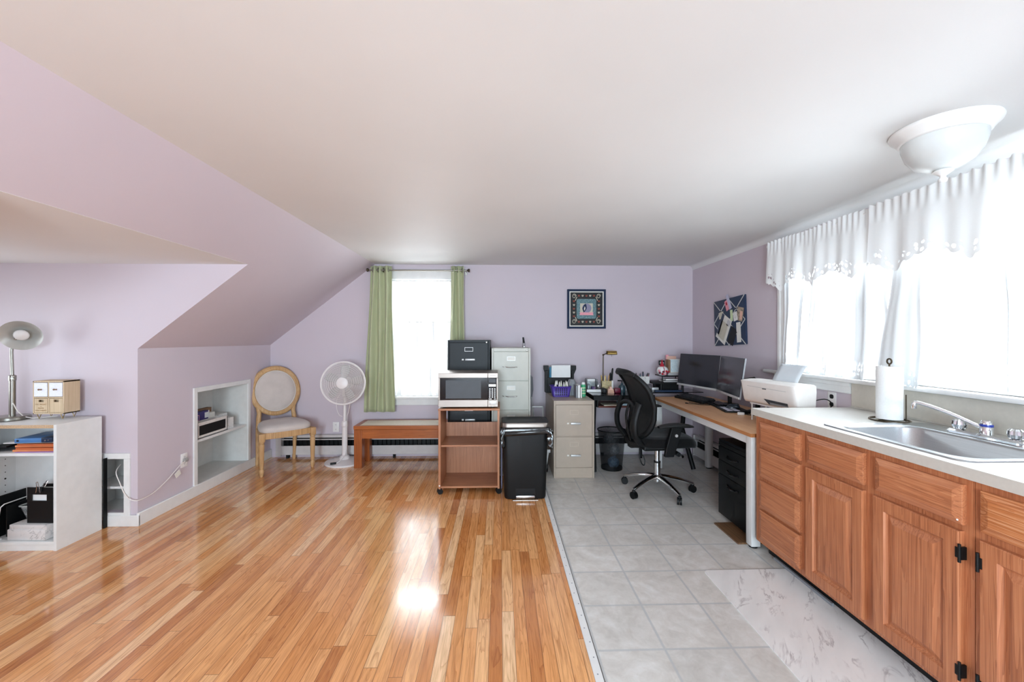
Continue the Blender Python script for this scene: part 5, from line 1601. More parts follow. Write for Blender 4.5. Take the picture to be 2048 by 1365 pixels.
T = thing('pen_pot', 'gold and white pen pot crowded with brushes under the brass lamp', 'pot', (1.16, 4.42, DZ))
m = MB(); 
for q in ((1.10, 1.104, 4.39, 4.45), (1.216, 1.22, 4.39, 4.45), (1.104, 1.216, 4.39, 4.394), (1.104, 1.216, 4.446, 4.45)): m.box(*q, DZ, DZ+.115)
m.box(1.10, 1.22, 4.39, 4.45, DZ, DZ+.005); m.build('pot_body', plain('gold_cream_print', '#b3a47a', .5, var=.3, scale=80), T)
m = MB(); m.box(1.204, 1.221, 4.388, 4.452, DZ+.001, DZ+.118); m.build('white_corner', 'white', T)
for i, (x_, lean, h, mt, lab) in enumerate(((1.115, -.015, .16, 'gold', 'gold brush at the left of the gold pen pot'), (1.13, .004, .15, 'beigecard', 'cream brush near the left of the gold pen pot'), (1.15, -.006, .155, 'gold', 'gold pen in the middle of the gold pen pot'), (1.172, .01, .16, 'limed', 'tan pencil right of the middle in the gold pen pot'), (1.185, .012, .185, 'black', 'black thick marker right in the gold pen pot'), (1.20, .022, .235, 'black', 'tall black comb rising highest from the gold pen pot'))):
    stick('brush' if i < 2 else 'pen', lab, 'pen', mt, (x_, 4.42, DZ+.006), (x_+lean, 4.42, DZ+h), .007 if i < 4 else .010, mt)
T = thing('clip_holder', 'peach house shaped clip holder in front of the gold pen pot', 'clip holder', (1.155, 4.26, DZ))
m = MB(); m.prism([(1.125, DZ), (1.19, DZ), (1.185, DZ+.04), (1.168, DZ+.05), (1.168, DZ+.068), (1.145, DZ+.068), (1.145, DZ+.05), (1.128, DZ+.04)], 4.24, 4.285, 'Y'); m.build('body', 'peach', T, bevel=.003)
m = MB()
for k in range(3): m.box(1.132, 1.182, 4.238, 4.24, DZ+.008+k*.010, DZ+.012+k*.010)
m.build('ridges', 'brown_ink', T)
item('stapler', 'black stapler lying left of the peach clip holder', 'stapler', 'black', 1.075, 1.115, 4.24, 4.36, DZ+.0005, DZ+.05, r=.008)
item('sunglasses_case', 'dark maroon case right of the peach clip holder', 'case', 'maroon', 1.20, 1.262, 4.25, 4.32, DZ+.0005, DZ+.055, r=.012)
T = thing('soap_pump', 'dark teal pump bottle beside the office chair back', 'bottle', (1.30, 4.34, DZ))
MB().lathe([(0, 0), (.036, 0), (.038, .05), (.03, .075), (.012, .085), (.01, .10), (0, .10)], (1.30, 4.34, DZ), 22).build('bottle_body', plain('dark_teal_glass', '#2c4650', .2), T)
m = MB(); m.tube([(1.30, 4.34, DZ+.09), (1.30, 4.34, DZ+.122), (1.255, 4.335, DZ+.125)], .007, 8); m.build('pump_head', 'black', T)
m = MB(); m.box(1.66, 1.73, 4.42, 4.46, DZ+.0005, DZ+.04, .004)
o = m.build('label_maker', 'silver'); lift(o, (1.695, 4.44, DZ)); tag(o, 'small grey box right of the clear tray on the black desk', 'box')
item('portfolio', 'dark blue portfolio with a pale edge on the black desk near the corner', 'portfolio', 'blue_d', 1.66, 1.95, 4.335, 4.366, DZ+.0005, DZ+.02)
item('notepad', 'blue grey notepad on the black desk behind the chair', 'notepad', 'slatepen', 1.44, 1.56, 4.16, 4.34, DZ+.0005, DZ+.012)

# waste basket
wx, wy = 1.167, 4.255
T = thing('waste_basket', 'round black wire mesh waste basket under the black desk', 'waste basket', (wx, wy, 0))
MB().lathe([(.105, .01), (.143, .405)], (wx, wy, 0), 48, cap0=False, cap1=False).build('mesh_wall', 'bin_mesh', T)
m = MB(); m.lathe([(.0, .0), (.108, 0), (.110, .022), (.104, .022), (.103, .008), (0, .008)], (wx, wy, 0), 40); m.build('base', 'black', T)
m = MB(); m.tube([(wx+.144*math.cos(2*PI*k/48), wy+.144*math.sin(2*PI*k/48), .405) for k in range(48)], .006, 8, closed=True); m.build('rim', 'black', T)
def ball(u, v, c, r, sd):
    a, b = 2*PI*u, PI*v
    p = V((math.cos(a)*math.sin(b), math.sin(a)*math.sin(b), -math.cos(b)))
    return V(c)+p*r*(1+.28*noise.noise(p*2.4+V((sd, 0, 0))))
for c, r, sd, mt, lab in (((wx+.012, wy-.02, .075), .055, 1, 'slatepen', 'crumpled blue grey paper low in the waste basket'), ((wx+.025, wy-.015, .20), .05, 4, 'grey', 'crumpled grey paper higher in the waste basket'), ((wx-.03, wy+.02, .315), .048, 9, 'dgrey', 'crumpled dark paper at the top of the waste basket')):
    m = MB(); m.grid(lambda u, v: ball(u, v, c, r, sd), 20, 14)
    o = m.build('paper_ball', mt, None, ang=20); lift(o, c); tag(o, lab, 'paper')

# ------------------------------------------------------------------ office chair
OC = thing('office_chair', 'black mesh office chair with chrome five star base on casters', 'office chair', (1.395, 3.60, 0), rotz=math.radians(4))
rz0 = math.radians(4)
for k in range(5):
    a = math.radians(139+72*k)-rz0
    c_, s_ = math.cos(a), math.sin(a)
    pts, rs = [], []
    for i in range(9):
        f = i/8
        r = .03+.28*f
        z = .135-.015*f-.045*f*f
        pts.append((r*c_, r*s_, z)); rs.append(.030-.014*f)
    m = MB(); m.tube(pts, rs, 12, flat=.8)
    lg = m.build('base_leg', 'chrome', OC, local=True)
    m = MB(); caster(m, .305*c_, .305*s_, .075, .030, a+.5+k)
    m.build('caster', 'black', lg, local=True)
MB().lathe([(0, .085), (.014, .085), (.014, .098), (.04, .10), (.042, .15), (.03, .155), (0, .155)], n=28).build('hub', 'chrome', OC, local=True)
m = MB(); m.lathe([(.027, .15), (.027, .262), (.0, .262)], n=24); m.build('column', 'chrome', OC, local=True)
m = MB(); m.lathe([(.0285, .258), (.0285, .272), (.0, .272)], n=24); m.build('column_ring', 'black', OC, local=True)
m = MB(); m.lathe([(.022, .27), (.022, .40), (0, .40)], n=24); m.build('upper_column', 'chrome', OC, local=True)
m = MB(); m.box(-.16, .10, -.10, .10, .385, .435, .012); m.box(-.26, -.14, -.04, .04, .40, .43, .008); m.build('tilt_housing', 'black', OC, local=True)
m = MB(); m.tube([(.05, -.09, .405), (.05, -.22, .400), (.065, -.27, .395)], .006, 8); m.cyl((.065, -.27, .395), (.075, -.305, .392), .012, n=12); m.build('height_lever', 'chrome', OC, local=True)
m = MB(); m.tube(smooth_pts([(-.20, -.10, .41), (-.215, -.12, .36), (-.20, -.125, .30), (-.175, -.12, .275), (-.165, -.115, .31), (-.175, -.10, .36)]), .005, 8); m.build('tilt_lever', 'black', OC, local=True)
def seatf(u, v):
    a = 2*PI*u; c_, s_ = math.cos(a), math.sin(a); ex = .5
    X = math.copysign(abs(c_)**ex, c_); Y = math.copysign(abs(s_)**ex, s_)
    prof = [(.0, .435), (.86, .435), (.98, .445), (1.0, .465), (.985, .49), (.93, .515), (.8, .528), (.5, .526), (.02, .52)]
    k = v*(len(prof)-1); i = min(int(k), len(prof)-2); f = k-i
    r = prof[i][0]*(1-f)+prof[i+1][0]*f; z = prof[i][1]*(1-f)+prof[i+1][1]*f
    x = .03+.255*X*r
    z -= max(0, (X*r-.6))*.05
    return V((x, .25*Y*r, z))
MB().grid(seatf, 48, 24).build('seat', 'seat_fabric', OC, local=True, ang=70)
# backrest: curved sheet
def bx_(z, y):
    t = (z-.52)/.56
    base = -.235+.07*math.sin(min(max(t, 0), 1)*PI*.85)-.135*t*t*1.0
    return base+ .10*(abs(y)/.23)**2*.55
def bw(t):
    return .20+.045*math.sin(PI*min(1, t*.9+.05))-.02*max(0, t-.8)*5
def outline(n=56):
    pts = []
    H0, H1 = .515, 1.075
    for k in range(n):
        a = 2*PI*k/n
        c_, s_ = math.cos(a), math.sin(a); ex = .42
        Y = math.copysign(abs(c_)**ex, c_); Zt = math.copysign(abs(s_)**ex, s_)
        z = (H0+H1)/2+(H1-H0)/2*Zt
        t = (z-H0)/(H1-H0)
        y = bw(t)*Y
        pts.append(V((bx_(z, y), y, z)))
    return pts
ol = outline()
MB().tube(ol, .021, 12, closed=True).build('back_frame', 'black', OC, local=True)
m = MB()
cen = V((0, 0, .79))
def backf(u, v):
    k = u*len(ol); i = int(k) % len(ol); f = k-int(k)
    p = ol[i].lerp(ol[(i+1) % len(ol)], f)
    y = p.y*v; z = cen.z+(p.z-cen.z)*v
    return V((bx_(z, y)+.004, y, z))
m.grid(backf, len(ol), 10); m.build('back_mesh', 'chair_mesh', OC, local=True, ang=80)
# top rest roll
m = MB(); m.tube([V((bx_(1.062, y)-.004, y, 1.062-.4*y*y)) for y in [(-.19+.38*k/12) for k in range(13)]], [.014]+[.024]*11+[.014], 12); m.build('top_rail', 'black_soft', OC, local=True)
# rear lumbar arch and uprights
for s in (-1, 1):
    m = MB(); m.tube(smooth_pts([(-.215, s*.165, .46), (-.285, s*.19, .55), (-.295, s*.20, .66), (-.268, s*.195, .76), (-.25, s*.205, .82)]), .034, 12, flat=.7); m.build('back_upright', 'black', OC, local=True)
m = MB(); m.tube(smooth_pts([(-.268, -.195, .745), (-.262, -.12, .785), (-.255, 0, .80), (-.262, .12, .785), (-.268, .195, .745)]), .018, 10); m.build('lumbar_arch', 'black', OC, local=True)
m = MB(); m.tube(smooth_pts([(-.215, -.165, .46), (-.24, -.06, .44), (-.24, .06, .44), (-.215, .165, .46)]), .026, 10); m.tube([(-.15, 0, .425), (-.24, 0, .445)], .03, 10); m.build('back_yoke', 'black', OC, local=True)
m = MB(); m.tube(smooth_pts([(-.26, .0, .79), (-.285, .0, .68), (-.27, 0, .56), (-.245, 0, .46)]), .016, 8, flat=.6); m.build('tension_strap', 'black', OC, local=True)
for s, zA in ((-1, .645), (1, .72)):
    m = MB()
    y = s*.285
    m.loft([[(-.075, y-.016, .39), (.0, y-.016, .39), (.0, y+.016, .39), (-.075, y+.016, .39)],
            [(-.06, y-.018, .47), (.03, y-.018, .47), (.03, y+.018, .47), (-.06, y+.018, .47)],
            [(-.015, y-.018, zA-.012), (.075, y-.018, zA-.012), (.075, y+.018, zA-.012), (-.015, y+.018, zA-.012)]])
    m.tube([(.05, s*.12, .41), (.05, s*.29, .405)], .02, 8)
    ar = m.build('arm_post', 'black', OC, local=True, bevel=.004)
    def padf(u, v, y=y, zA=zA):
        a = 2*PI*v
        xx = -.125+.295*u
        w = .046*(math.sin(PI*min(max(u, .02), .98)))**.28
        h = .019*(math.sin(PI*min(max(u, .02), .98)))**.3
        return V((xx, y+w*math.cos(a), zA-.012*(u-.5)**2*4+h*math.sin(a)+(.012 if math.sin(a) > 0 else 0)*0))
    m = MB(); m.grid(padf, 20, 18); m.build('arm_pad', 'black_soft', ar, local=True)
    m = MB(); m.cyl((.02, y-.0185 if s < 0 else y+.0185, .565), (.02, y-.024 if s < 0 else y+.024, .565), .012, n=20); m.build('adjust_button', 'silver', ar, local=True)

# ------------------------------------------------------------------ light wood desk
dx0, dx1, dy0, dy1, dz = 1.612, 2.225, 2.588, 4.27, .745
T = thing('office_desk', 'light beech topped desk with a white steel frame along the right wall', 'desk', ((dx0+dx1)/2, (dy0+dy1)/2, 0))
MB().box(dx0, dx1, dy0, dy1, dz-.024, dz, .0015, 1).build('desktop', 'desk', T)
m = MB(); m.box(dx0-.0015, dx0+.0005, dy0, dy1, dz-.0235, dz-.0005); m.box(dx0, dx1, dy0-.0015, dy0+.0005, dz-.0235, dz-.0005); m.build('desktop_edge', 'desk_edge', T)
m = MB(); m.box(dx0+.012, dx0+.035, dy0+.06, dy1-.06, dz-.078, dz-.024); m.box(dx1-.04, dx1-.017, dy0+.06, dy1-.06, dz-.078, dz-.024); m.box(dx0+.035, dx1-.04, dy0+.012, dy0+.035, dz-.078, dz-.024); m.box(dx0+.035, dx1-.04, dy1-.035, dy1-.012, dz-.078, dz-.024)
m.build('frame_rail', 'frame_w', T, bevel=.002)
for x, y in ((dx0+.008, dy0+.008), (dx1-.068, dy0+.008), (dx0+.008, dy1-.068), (dx1-.068, dy1-.068)):
    lg = MB().box(x, x+.06, y, y+.06, .012, dz-.024, .003).build('leg', 'frame_w', T)
    MB().lathe([(0, 0), (.026, 0), (.026, .012), (0, .012)], (x+.03, y+.03, 0), 20).build('foot', 'black', lg)
# mobile drawer unit
ux0, ux1, uy0, uy1 = 1.672, 2.10, 2.70, 3.095
T = thing('drawer_pedestal', 'black three drawer pedestal under the light wood desk', 'drawer unit', ((ux0+ux1)/2, (uy0+uy1)/2, .012))
MB().box(ux0+.016, ux1, uy0, uy1, .03, .575, .003).build('case', 'black_metal', T)
MB().box(ux0+.004, ux1, uy0-.002, uy1+.002, .575, .597, .006).build('top', 'black_metal', T)
m = MB(); m.box(ux0+.002, ux0+.016, uy0, uy1, .545, .575, .004); m.build('top_trim', 'black', T)
for z0, z1 in ((.44, .541), (.335, .436), (.03, .331)):
    d = MB().box(ux0, ux0+.016, uy0+.002, uy1-.002, z0, z1, .003).build('drawer', 'black', T)
    ym, zm2 = (uy0+uy1)/2, z1-.055
    m = MB(); m.tube([(ux0-.001, ym-.068, zm2+.004), (ux0-.012, ym-.05, zm2), (ux0-.014, ym, zm2-.006), (ux0-.012, ym+.05, zm2), (ux0-.001, ym+.068, zm2+.004)], .007, 8); m.build('handle', 'black_gloss', d)
for x in (ux0+.06, ux1-.06):
    for y in (uy0+.05, uy1-.05):
        MB().cyl((x, y, .012), (x, y, .032), .018, n=14).build('foot', 'black', T)
item('floor_sample', 'dark brown wood floor sample lying under the drawer pedestal', 'floor sample', 'darkwood', 1.565, 2.12, 2.655, 2.955, .0005, .0115)
# slim pale bar behind the pedestal
item('power_strip', 'white power strip standing behind the desk pedestal', 'power strip', 'white', 2.13, 2.16, 3.12, 3.155, .20, .40)

# monitors
def monitor(label, p0, p1, zb, h, tilt, foot):
    p0, p1 = V((*p0, 0)), V((*p1, 0))
    w = (p1-p0).length; cc = (p0+p1)/2
    d = (p1-p0).normalized()         # along the screen, far to near
    nrm = V((d.y, -d.x, 0))          # towards the sitter (-X)
    if nrm.x > 0: nrm = -nrm
    T = thing('monitor', label, 'monitor', (cc.x, cc.y, dz))
    xax = d; zax = nrm*math.cos(tilt)+V((0, 0, 1))*math.sin(tilt); yax = zax.cross(xax)
    if yax.z < 0: xax = -xax; yax = zax.cross(xax)
    M4 = Matrix(((xax.x, yax.x, zax.x, cc.x), (xax.y, yax.y, zax.y, cc.y), (xax.z, yax.z, zax.z, zb), (0, 0, 0, 1)))
    b = .020
    m = MB(); m.box(-w/2, w/2, 0, h, -.016, -.003, .004); m.xf(M4); m.build('housing', 'grey', T)
    m = MB(); m.box(-w/2+.002, w/2-.002, b, h-.002, -.003, .0005); m.xf(M4); m.build('screen', 'monitor', T)
    m = MB(); m.box(-w/2, w/2, 0, b-.001, -.004, .003, .002); m.xf(M4); bz_ = m.build('chin', 'silver', T)
    m = MB(); m.box(-.014, .014, .008, .012, .003, .0036); m.xf(M4); m.build('badge', 'grey', bz_)
    back = M4 @ V((0, h*.35, -.03))
    foot = V((*foot, 0))
    m = MB(); m.tube([back, V((foot.x-.03, foot.y, back.z+.03)), V((foot.x, foot.y, back.z)), V((foot.x, foot.y, dz+.008))], .018, 12); m.build('stand_neck', 'black', T)
    m = MB(); m.lathe([(0, 0), (.075, 0), (.075, .008), (.03, .014), (0, .014)], (foot.x, foot.y, dz), 30); m.build('stand_base', 'black', T)
    return T
monitor('left black monitor facing the office chair on the light wood desk', (1.835, 4.20), (1.958, 3.655), .882, .325, .13, (2.135, 3.75))
monitor('right black monitor nearest the printer on the light wood desk', (1.948, 3.640), (1.850, 3.125), .882, .325, .13, (2.15, 3.36))
# keyboard
KC = (1.92, 4.0, dz)
T = thing('keyboard', 'black keyboard lying under the left monitor', 'keyboard', KC, rotz=-PI/2+.18)
MB().box(-.215, .215, -.075, .075, .008, .030, .004).xf(Matrix.Rotation(.10, 4, 'X')).build('key_tray', 'black', T, local=True)
m = MB()
for r_ in range(5):
    for c_ in range(18):
        x = -.204+c_*.0230; y = -.056+r_*.025
        m.box(x, x+.019, y, y+.020, .028+.10*y, .041+.10*y)
o = m.build('keys', plain('dark_keycap', '#26282b', .5), T, local=True, smooth=False)
T = thing('keyboard', 'second black keyboard propped nearer under the gap between the monitors', 'keyboard', (1.985, 3.665, dz), rotz=-PI/2-.1)
MB().box(-.12, .12, -.06, .06, 0, .02, .004).build('key_tray', 'black', T, local=True)
m = MB()
for r_ in range(4):
    for c_ in range(10): m.box(-.112+c_*.0228, -.112+c_*.0228+.018, -.048+r_*.025, -.048+r_*.025+.019, .019, .03)
o = m.build('keys', 'black_gloss', T, local=True, smooth=False)
# mouse pad book with paper squares and mouse
T = thing('mouse_pad', 'black pad with white squares under the mouse', 'mouse pad', (1.985, 3.445, dz), rotz=-.20)
MB().box(-.10, .10, -.135, .135, 0.0005, .012, .003).build('pad', 'black', T, local=True)
m = MB()
for x in (-.075, -.02): 
    for y in (-.11, -.035, .04): m.box(x, x+.045, y, y+.062, .012, .0128)
m.build('white_squares', plain('pale_lilac_paper', '#d5d2e0', .6), T, local=True, smooth=False)
T = thing('computer_mouse', 'dark blue grey computer mouse on the black pad', 'mouse', (2.015, 3.49, dz+.0135), rotz=-.3)
def mousef(u, v):
    a = 2*PI*u; b = PI/2*v
    return V((.056*math.cos(a)*math.cos(b)**.7, .033*math.sin(a)*math.cos(b)**.7, .034*math.sin(b)*(1+.25*math.cos(a)*math.cos(b))))
MB().grid(mousef, 28, 10).build('mouse_body', plain('blue_black_plastic', '#262d36', .25), T, local=True)
MB().box(.02, .03, -.003, .003, .028, .036, .002).build('scroll_wheel', 'grey', T, local=True)
def cable(label, pts, r=.0025, mat='black', cat='cable'):
    t = thing('cable', label, cat, pts[0])
    MB().tube(smooth_pts(pts), r, 7).build('wire', mat, t)
    return t
zt = dz+.004
t = cable('thin black cable with a plug curling in front of the left keyboard', [(1.76, 3.80, zt), (1.80, 3.76, zt), (1.845, 3.72, zt), (1.90, 3.70, zt), (1.96, 3.71, zt)])
m = MB(); m.cyl((1.745, 3.815, zt+.002), (1.762, 3.798, zt+.002), .005, n=10); m.build('plug', 'black', t)
cable('black cable loop beside the first keyboard cable', [(1.80, 3.86, zt), (1.83, 3.80, zt), (1.88, 3.76, zt), (1.94, 3.76, zt)])
cable('black cable trailing from the right monitor to the wall', [(2.02, 3.30, zt), (2.06, 3.22, zt+.02), (2.05, 3.12, zt+.06), (2.10, 3.05, zt+.04), (2.15, 3.0, zt), (2.20, 2.92, zt)])
cable('black cable tangle under the printer stand', [(2.10, 3.20, zt), (2.02, 3.12, zt+.03), (2.0, 3.02, zt+.015), (2.07, 2.95, zt+.05), (2.04, 2.88, zt+.02), (2.12, 2.82, zt+.045), (2.06, 2.74, zt+.01), (2.14, 2.70, zt+.03)], .0035)
cable('second black cable winding under the printer', [(2.16, 3.12, zt), (2.08, 3.05, zt+.05), (2.12, 2.98, zt+.02), (2.03, 2.93, zt+.03), (2.08, 2.86, zt+.06), (2.02, 2.80, zt+.02), (2.1, 2.72, zt+.05)], .003)
cable('black printer cord running to the wall outlet', [(2.14, 2.74, .93), (2.20, 2.72, .945), (2.235, 2.71, .93), (2.245, 2.715, .90), (2.235, 2.73, .86), (2.21, 2.75, .80), (2.19, 2.76, zt)], .0035)
cable('black cord hanging behind the drawer pedestal', [(2.243, 3.20, .74), (2.24, 3.17, .66), (2.23, 3.20, .58), (2.235, 3.21, .50), (2.235, 3.2, .3), (2.23, 3.21, .12), (2.20, 3.22, .006), (2.15, 3.24, .005)], .004)
T = thing('plug', 'white charger plug with a dark end on the desk near the counter', 'plug', (1.93, 3.22, dz), rotz=-.6)
MB().box(-.03, .02, -.014, .014, 0.0005, .022, .004).build('plug_body', 'white', T, local=True)
MB().tube([(.02, 0, .011), (.06, .01, .006), (.09, .03, .004)], .004, 8).build('lead', 'black', T, local=True)
item('adapter', 'black adapter block lying beside the white charger plug', 'adapter', 'black', 1.97, 2.03, 3.26, 3.31, dz+.0005, dz+.028, r=.005)
item('adapter', 'white adapter box behind the charger plug', 'adapter', 'white', 2.03, 2.07, 3.20, 3.25, dz+.0005, dz+.022, r=.004)

# ------------------------------------------------------------------ printer on its riser
T = thing('printer_stand', 'thin white stand holding up the printer', 'stand', (2.02, 2.86, dz))
PA, PB = V((1.838, 3.085, 0)), V((1.915, 2.625, 0))
pd = (PB-PA).normalized(); pnrm = V((-pd.y, pd.x, 0))
if pnrm.x < 0: pnrm = -pnrm
def PP(a, d, z): 
    q = PA+pd*a+pnrm*d
    return V((q.x, q.y, z))
PW = (PB-PA).length
m = MB(); m.loft([[PP(.04, .05, .868), PP(PW-.03, .05, .868), PP(PW-.03, .19, .868), PP(.04, .19, .868)], [PP(.04, .05, .878), PP(PW-.03, .05, .878), PP(PW-.03, .19, .878), PP(.04, .19, .878)]])
m.build('stand_top', 'white', T)
for a, d in ((.05, .06), (PW-.04, .06), (.05, .18), (PW-.04, .18)):
    MB().tube([PP(a, d, dz), PP(a, d, .868)], .006, 8).build('leg', 'white', T)
T = thing('printer', 'white inkjet printer with a sheet in its rear tray by the window', 'printer', PP(PW/2, .1, .879))
ptop = 1.046
prof = [(.0, ptop-.006), (.006, ptop-.03), (.028, .90), (.04, .882), (.06, .879), (.165, .879), (.18, .90), (.188, 1.0), (.185, ptop-.004), (.17, ptop+.004), (.09, ptop+.006), (.012, ptop)]
rings = []
for a, ins in ((0, .012), (.004, .004), (.015, 0), (PW-.045, 0), (PW-.022, .005), (PW-.007, .018), (PW, .038)):
    rings.append([PP(a, .1+(d-.1)*(1-ins*4 if d < .1 else 1-ins*1.2), .96+(z-.96)*(1-ins*.7)) for d, z in prof])
m = MB(); m.loft(rings); m.build('printer_body', 'offwhite', T, ang=50)
def on_front(a, z, out=.0012):
    # depth of the sloping front at height z
    d = .006+(ptop-.03-z)/(ptop-.03-.90)*.022
    return PP(a, d-out, z)
m = MB(); m.loft([[on_front(.20, .925), on_front(.40, .918), on_front(.40, .893), on_front(.24, .890)], [PP(.20, .06, .925), PP(.40, .06, .918), PP(.40, .06, .893), PP(.24, .06, .890)]]); m.build('output_slot', 'dgrey', T, smooth=False)
m = MB(); m.loft([[on_front(.25, .905, .003), on_front(.40, .90, .003), on_front(.40, .893, .003), on_front(.255, .893, .003)], [PP(.25, .03, .905), PP(.40, .03, .90), PP(.40, .03, .893), PP(.255, .03, .893)]]); m.build('output_tray', 'grey', T, smooth=False)
m = MB(); m.loft([[on_front(.06, 1.006), on_front(.40, 1.0), on_front(.40, .9985), on_front(.06, 1.0045)], [PP(.06, .02, 1.006), PP(.40, .02, 1.0), PP(.40, .02, .9985), PP(.06, .02, 1.0045)]]); m.build('lid_seam', 'grey', T, smooth=False)
m = MB(); m.loft([[on_front(.20, 1.0), on_front(.235, 1.0), on_front(.235, .994), on_front(.20, .994)], [PP(.20, .02, 1.0), PP(.235, .02, 1.0), PP(.235, .02, .994), PP(.20, .02, .994)]]); m.build('lid_notch', 'dark', T, smooth=False)
T = thing('paper_sheet', 'pale blue grey sheet standing curved in the rear tray of the printer', 'paper', PP(.25, .16, 1.04))
def sheetf(u, v):
    a = .135+.215*u
    return PP(a+.0*v, .150+.055*v+.03*v*v, ptop-.012+.135*v)
m = MB(); m.grid(sheetf, 6, 10); m.build('sheet', plain('bluish_paper', '#d5dade', .6, var=.02), T, solid=.0008)

# ------------------------------------------------------------------ kitchen base cabinets
FX = 1.62
def oak_front(root, name, y0, y1, z0, z1, raised=True, mat='oak', hinge=None):
    m = MB()
    fm = lambda a, b, h: (FX-h, a, b)
    if raised == 'door':
        rings = [(0, 0), (0, .018), (.004, .021), (.050, .021), (.054, .014), (.060, .009), (.064, .009), (.088, .019), (.090, .0195)]
    else:
        rings = [(0, 0), (0, .015), (.002, .0165), (.027, .0235), (.029, .0235)]
    ring_panel(m, fm, y0, y1, z0, z1, rings)
    o = m.build(name, mat, root, smooth=False)
    if hinge:
        yh = y0 if hinge == 'near' else y1
        s = -1 if hinge == 'near' else 1
        for z in (z0+.085, z1-.075):
            h = MB(); h.cyl((FX-.022, yh+s*.003, z-.032), (FX-.022, yh+s*.003, z+.032), .0045, n=10)
            h.box(FX-.021, FX-.0005, yh+.0005 if s > 0 else yh-.008, yh+.008 if s > 0 else yh-.0005, z-.022, z+.022)
            h.box(FX-.0235, FX-.0205, yh-.010 if s > 0 else yh, yh if s > 0 else yh+.010, z-.018, z+.018)
            h.build('hinge', 'black', o)
    return o
CZ0, CZ1 = .088, .872
def base_cabinet(label, y0, y1, stiles, rails):
    T = thing('base_cabinet', label, 'kitchen cabinet', (1.95, (y0+y1)/2, 0), group='oak kitchen base cabinets')
    b = MB(); b.box(FX+.02, XR-.005, y0, y0+.016, CZ0, CZ1); b.box(FX+.02, XR-.005, y1-.016, y1, CZ0, CZ1); b.box(FX+.02, XR-.005, y0+.016, y1-.016, CZ0, CZ0+.016); b.box(XR-.012, XR-.005, y0+.016, y1-.016, CZ0+.016, CZ1)
    b.build('case', 'oak', T)
    f = MB()
    for (a, c) in stiles: f.box(FX, FX+.02, a, c, CZ0, CZ1)
    for k in range(len(stiles)-1):
        for (a, c) in rails: f.box(FX, FX+.02, min(stiles[k][1], stiles[k+1][1]), max(stiles[k][0], stiles[k+1][0]), a, c)
    f.build('face_frame', 'oak', T, smooth=False)
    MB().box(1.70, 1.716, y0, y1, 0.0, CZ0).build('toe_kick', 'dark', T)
    return T
rails2 = [(CZ0, .135), (.66, .735), (.835, CZ1)]
C1 = base_cabinet('oak cabinet of four drawers at the far end beside the desk', 2.131, 2.545, [(2.131, 2.165), (2.475, 2.545)], [(CZ0, .13), (.30, .325), (.483, .512), (.68, .705), (.83, CZ1)])
for z0, z1 in ((.702, .842), (.507, .680), (.317, .483), (.118, .300)):
    oak_front(C1, 'drawer', 2.152, 2.492, z0, z1, True, 'oak_h')
C2 = base_cabinet('wide oak sink cabinet with two panel doors and two drawer fronts', 1.352, 2.129, [(1.352, 1.395), (1.695, 1.785), (2.085, 2.129)], rails2)
oak_front(C2, 'drawer_front', 1.766, 2.100, .708, .850, True, 'oak_h'); oak_front(C2, 'drawer_front', 1.377, 1.708, .708, .848, True, 'oak_h')
oak_front(C2, 'door', 1.766, 2.106, .113, .684, 'door', 'oak'); oak_front(C2, 'door', 1.384, 1.716, .113, .684, 'door', 'oak', 'near')
C3 = base_cabinet('oak cabinet nearest the camera with a worn drawer front', .62, 1.350, [(.62, .66), (.93, .985), (1.305, 1.350)], rails2)
oak_front(C3, 'drawer_front', .968, 1.324, .710, .848, True, 'oak_worn'); oak_front(C3, 'drawer_front', .64, .945, .710, .848, True, 'oak_h')
oak_front(C3, 'door', .968, 1.324, .113, .682, 'door', 'oak', 'far'); oak_front(C3, 'door', .64, .945, .113, .682, 'door', 'oak')
m = MB(); m.sphere((FX-.0185, 1.390, .722), .0035, 8); m.build('white_dot', 'white', C2)
# countertop with sink hole
SX0, SX1, SY0, SY1 = 1.700, 2.085, 1.452, 2.030
T = thing('countertop', 'pale laminate countertop with a grey beige edge along the right wall', 'countertop', (1.94, 1.6, .873))
m = MB(); z0, z1 = .8725, .914
m.box(1.606, SX0, .6, 2.575, z0, z1); m.box(SX1, XR-.001, .6, 2.575, z0, z1); m.box(SX0, SX1, .6, SY0, z0, z1); m.box(SX0, SX1, SY1, 2.575, z0, z1)
m.build('counter_slab', 'counter', T, smooth=False)
m = MB(); m.box(1.604, 1.606, .6, 2.577, z0, z1-.0005); m.box(1.604, XR-.001, 2.575, 2.577, z0, z1-.0005); m.build('edge_band', 'counter_edge', T)
m = MB(); m.box(XR-.017, XR-.0005, .6, 2.572, z1, z1+.0012); 
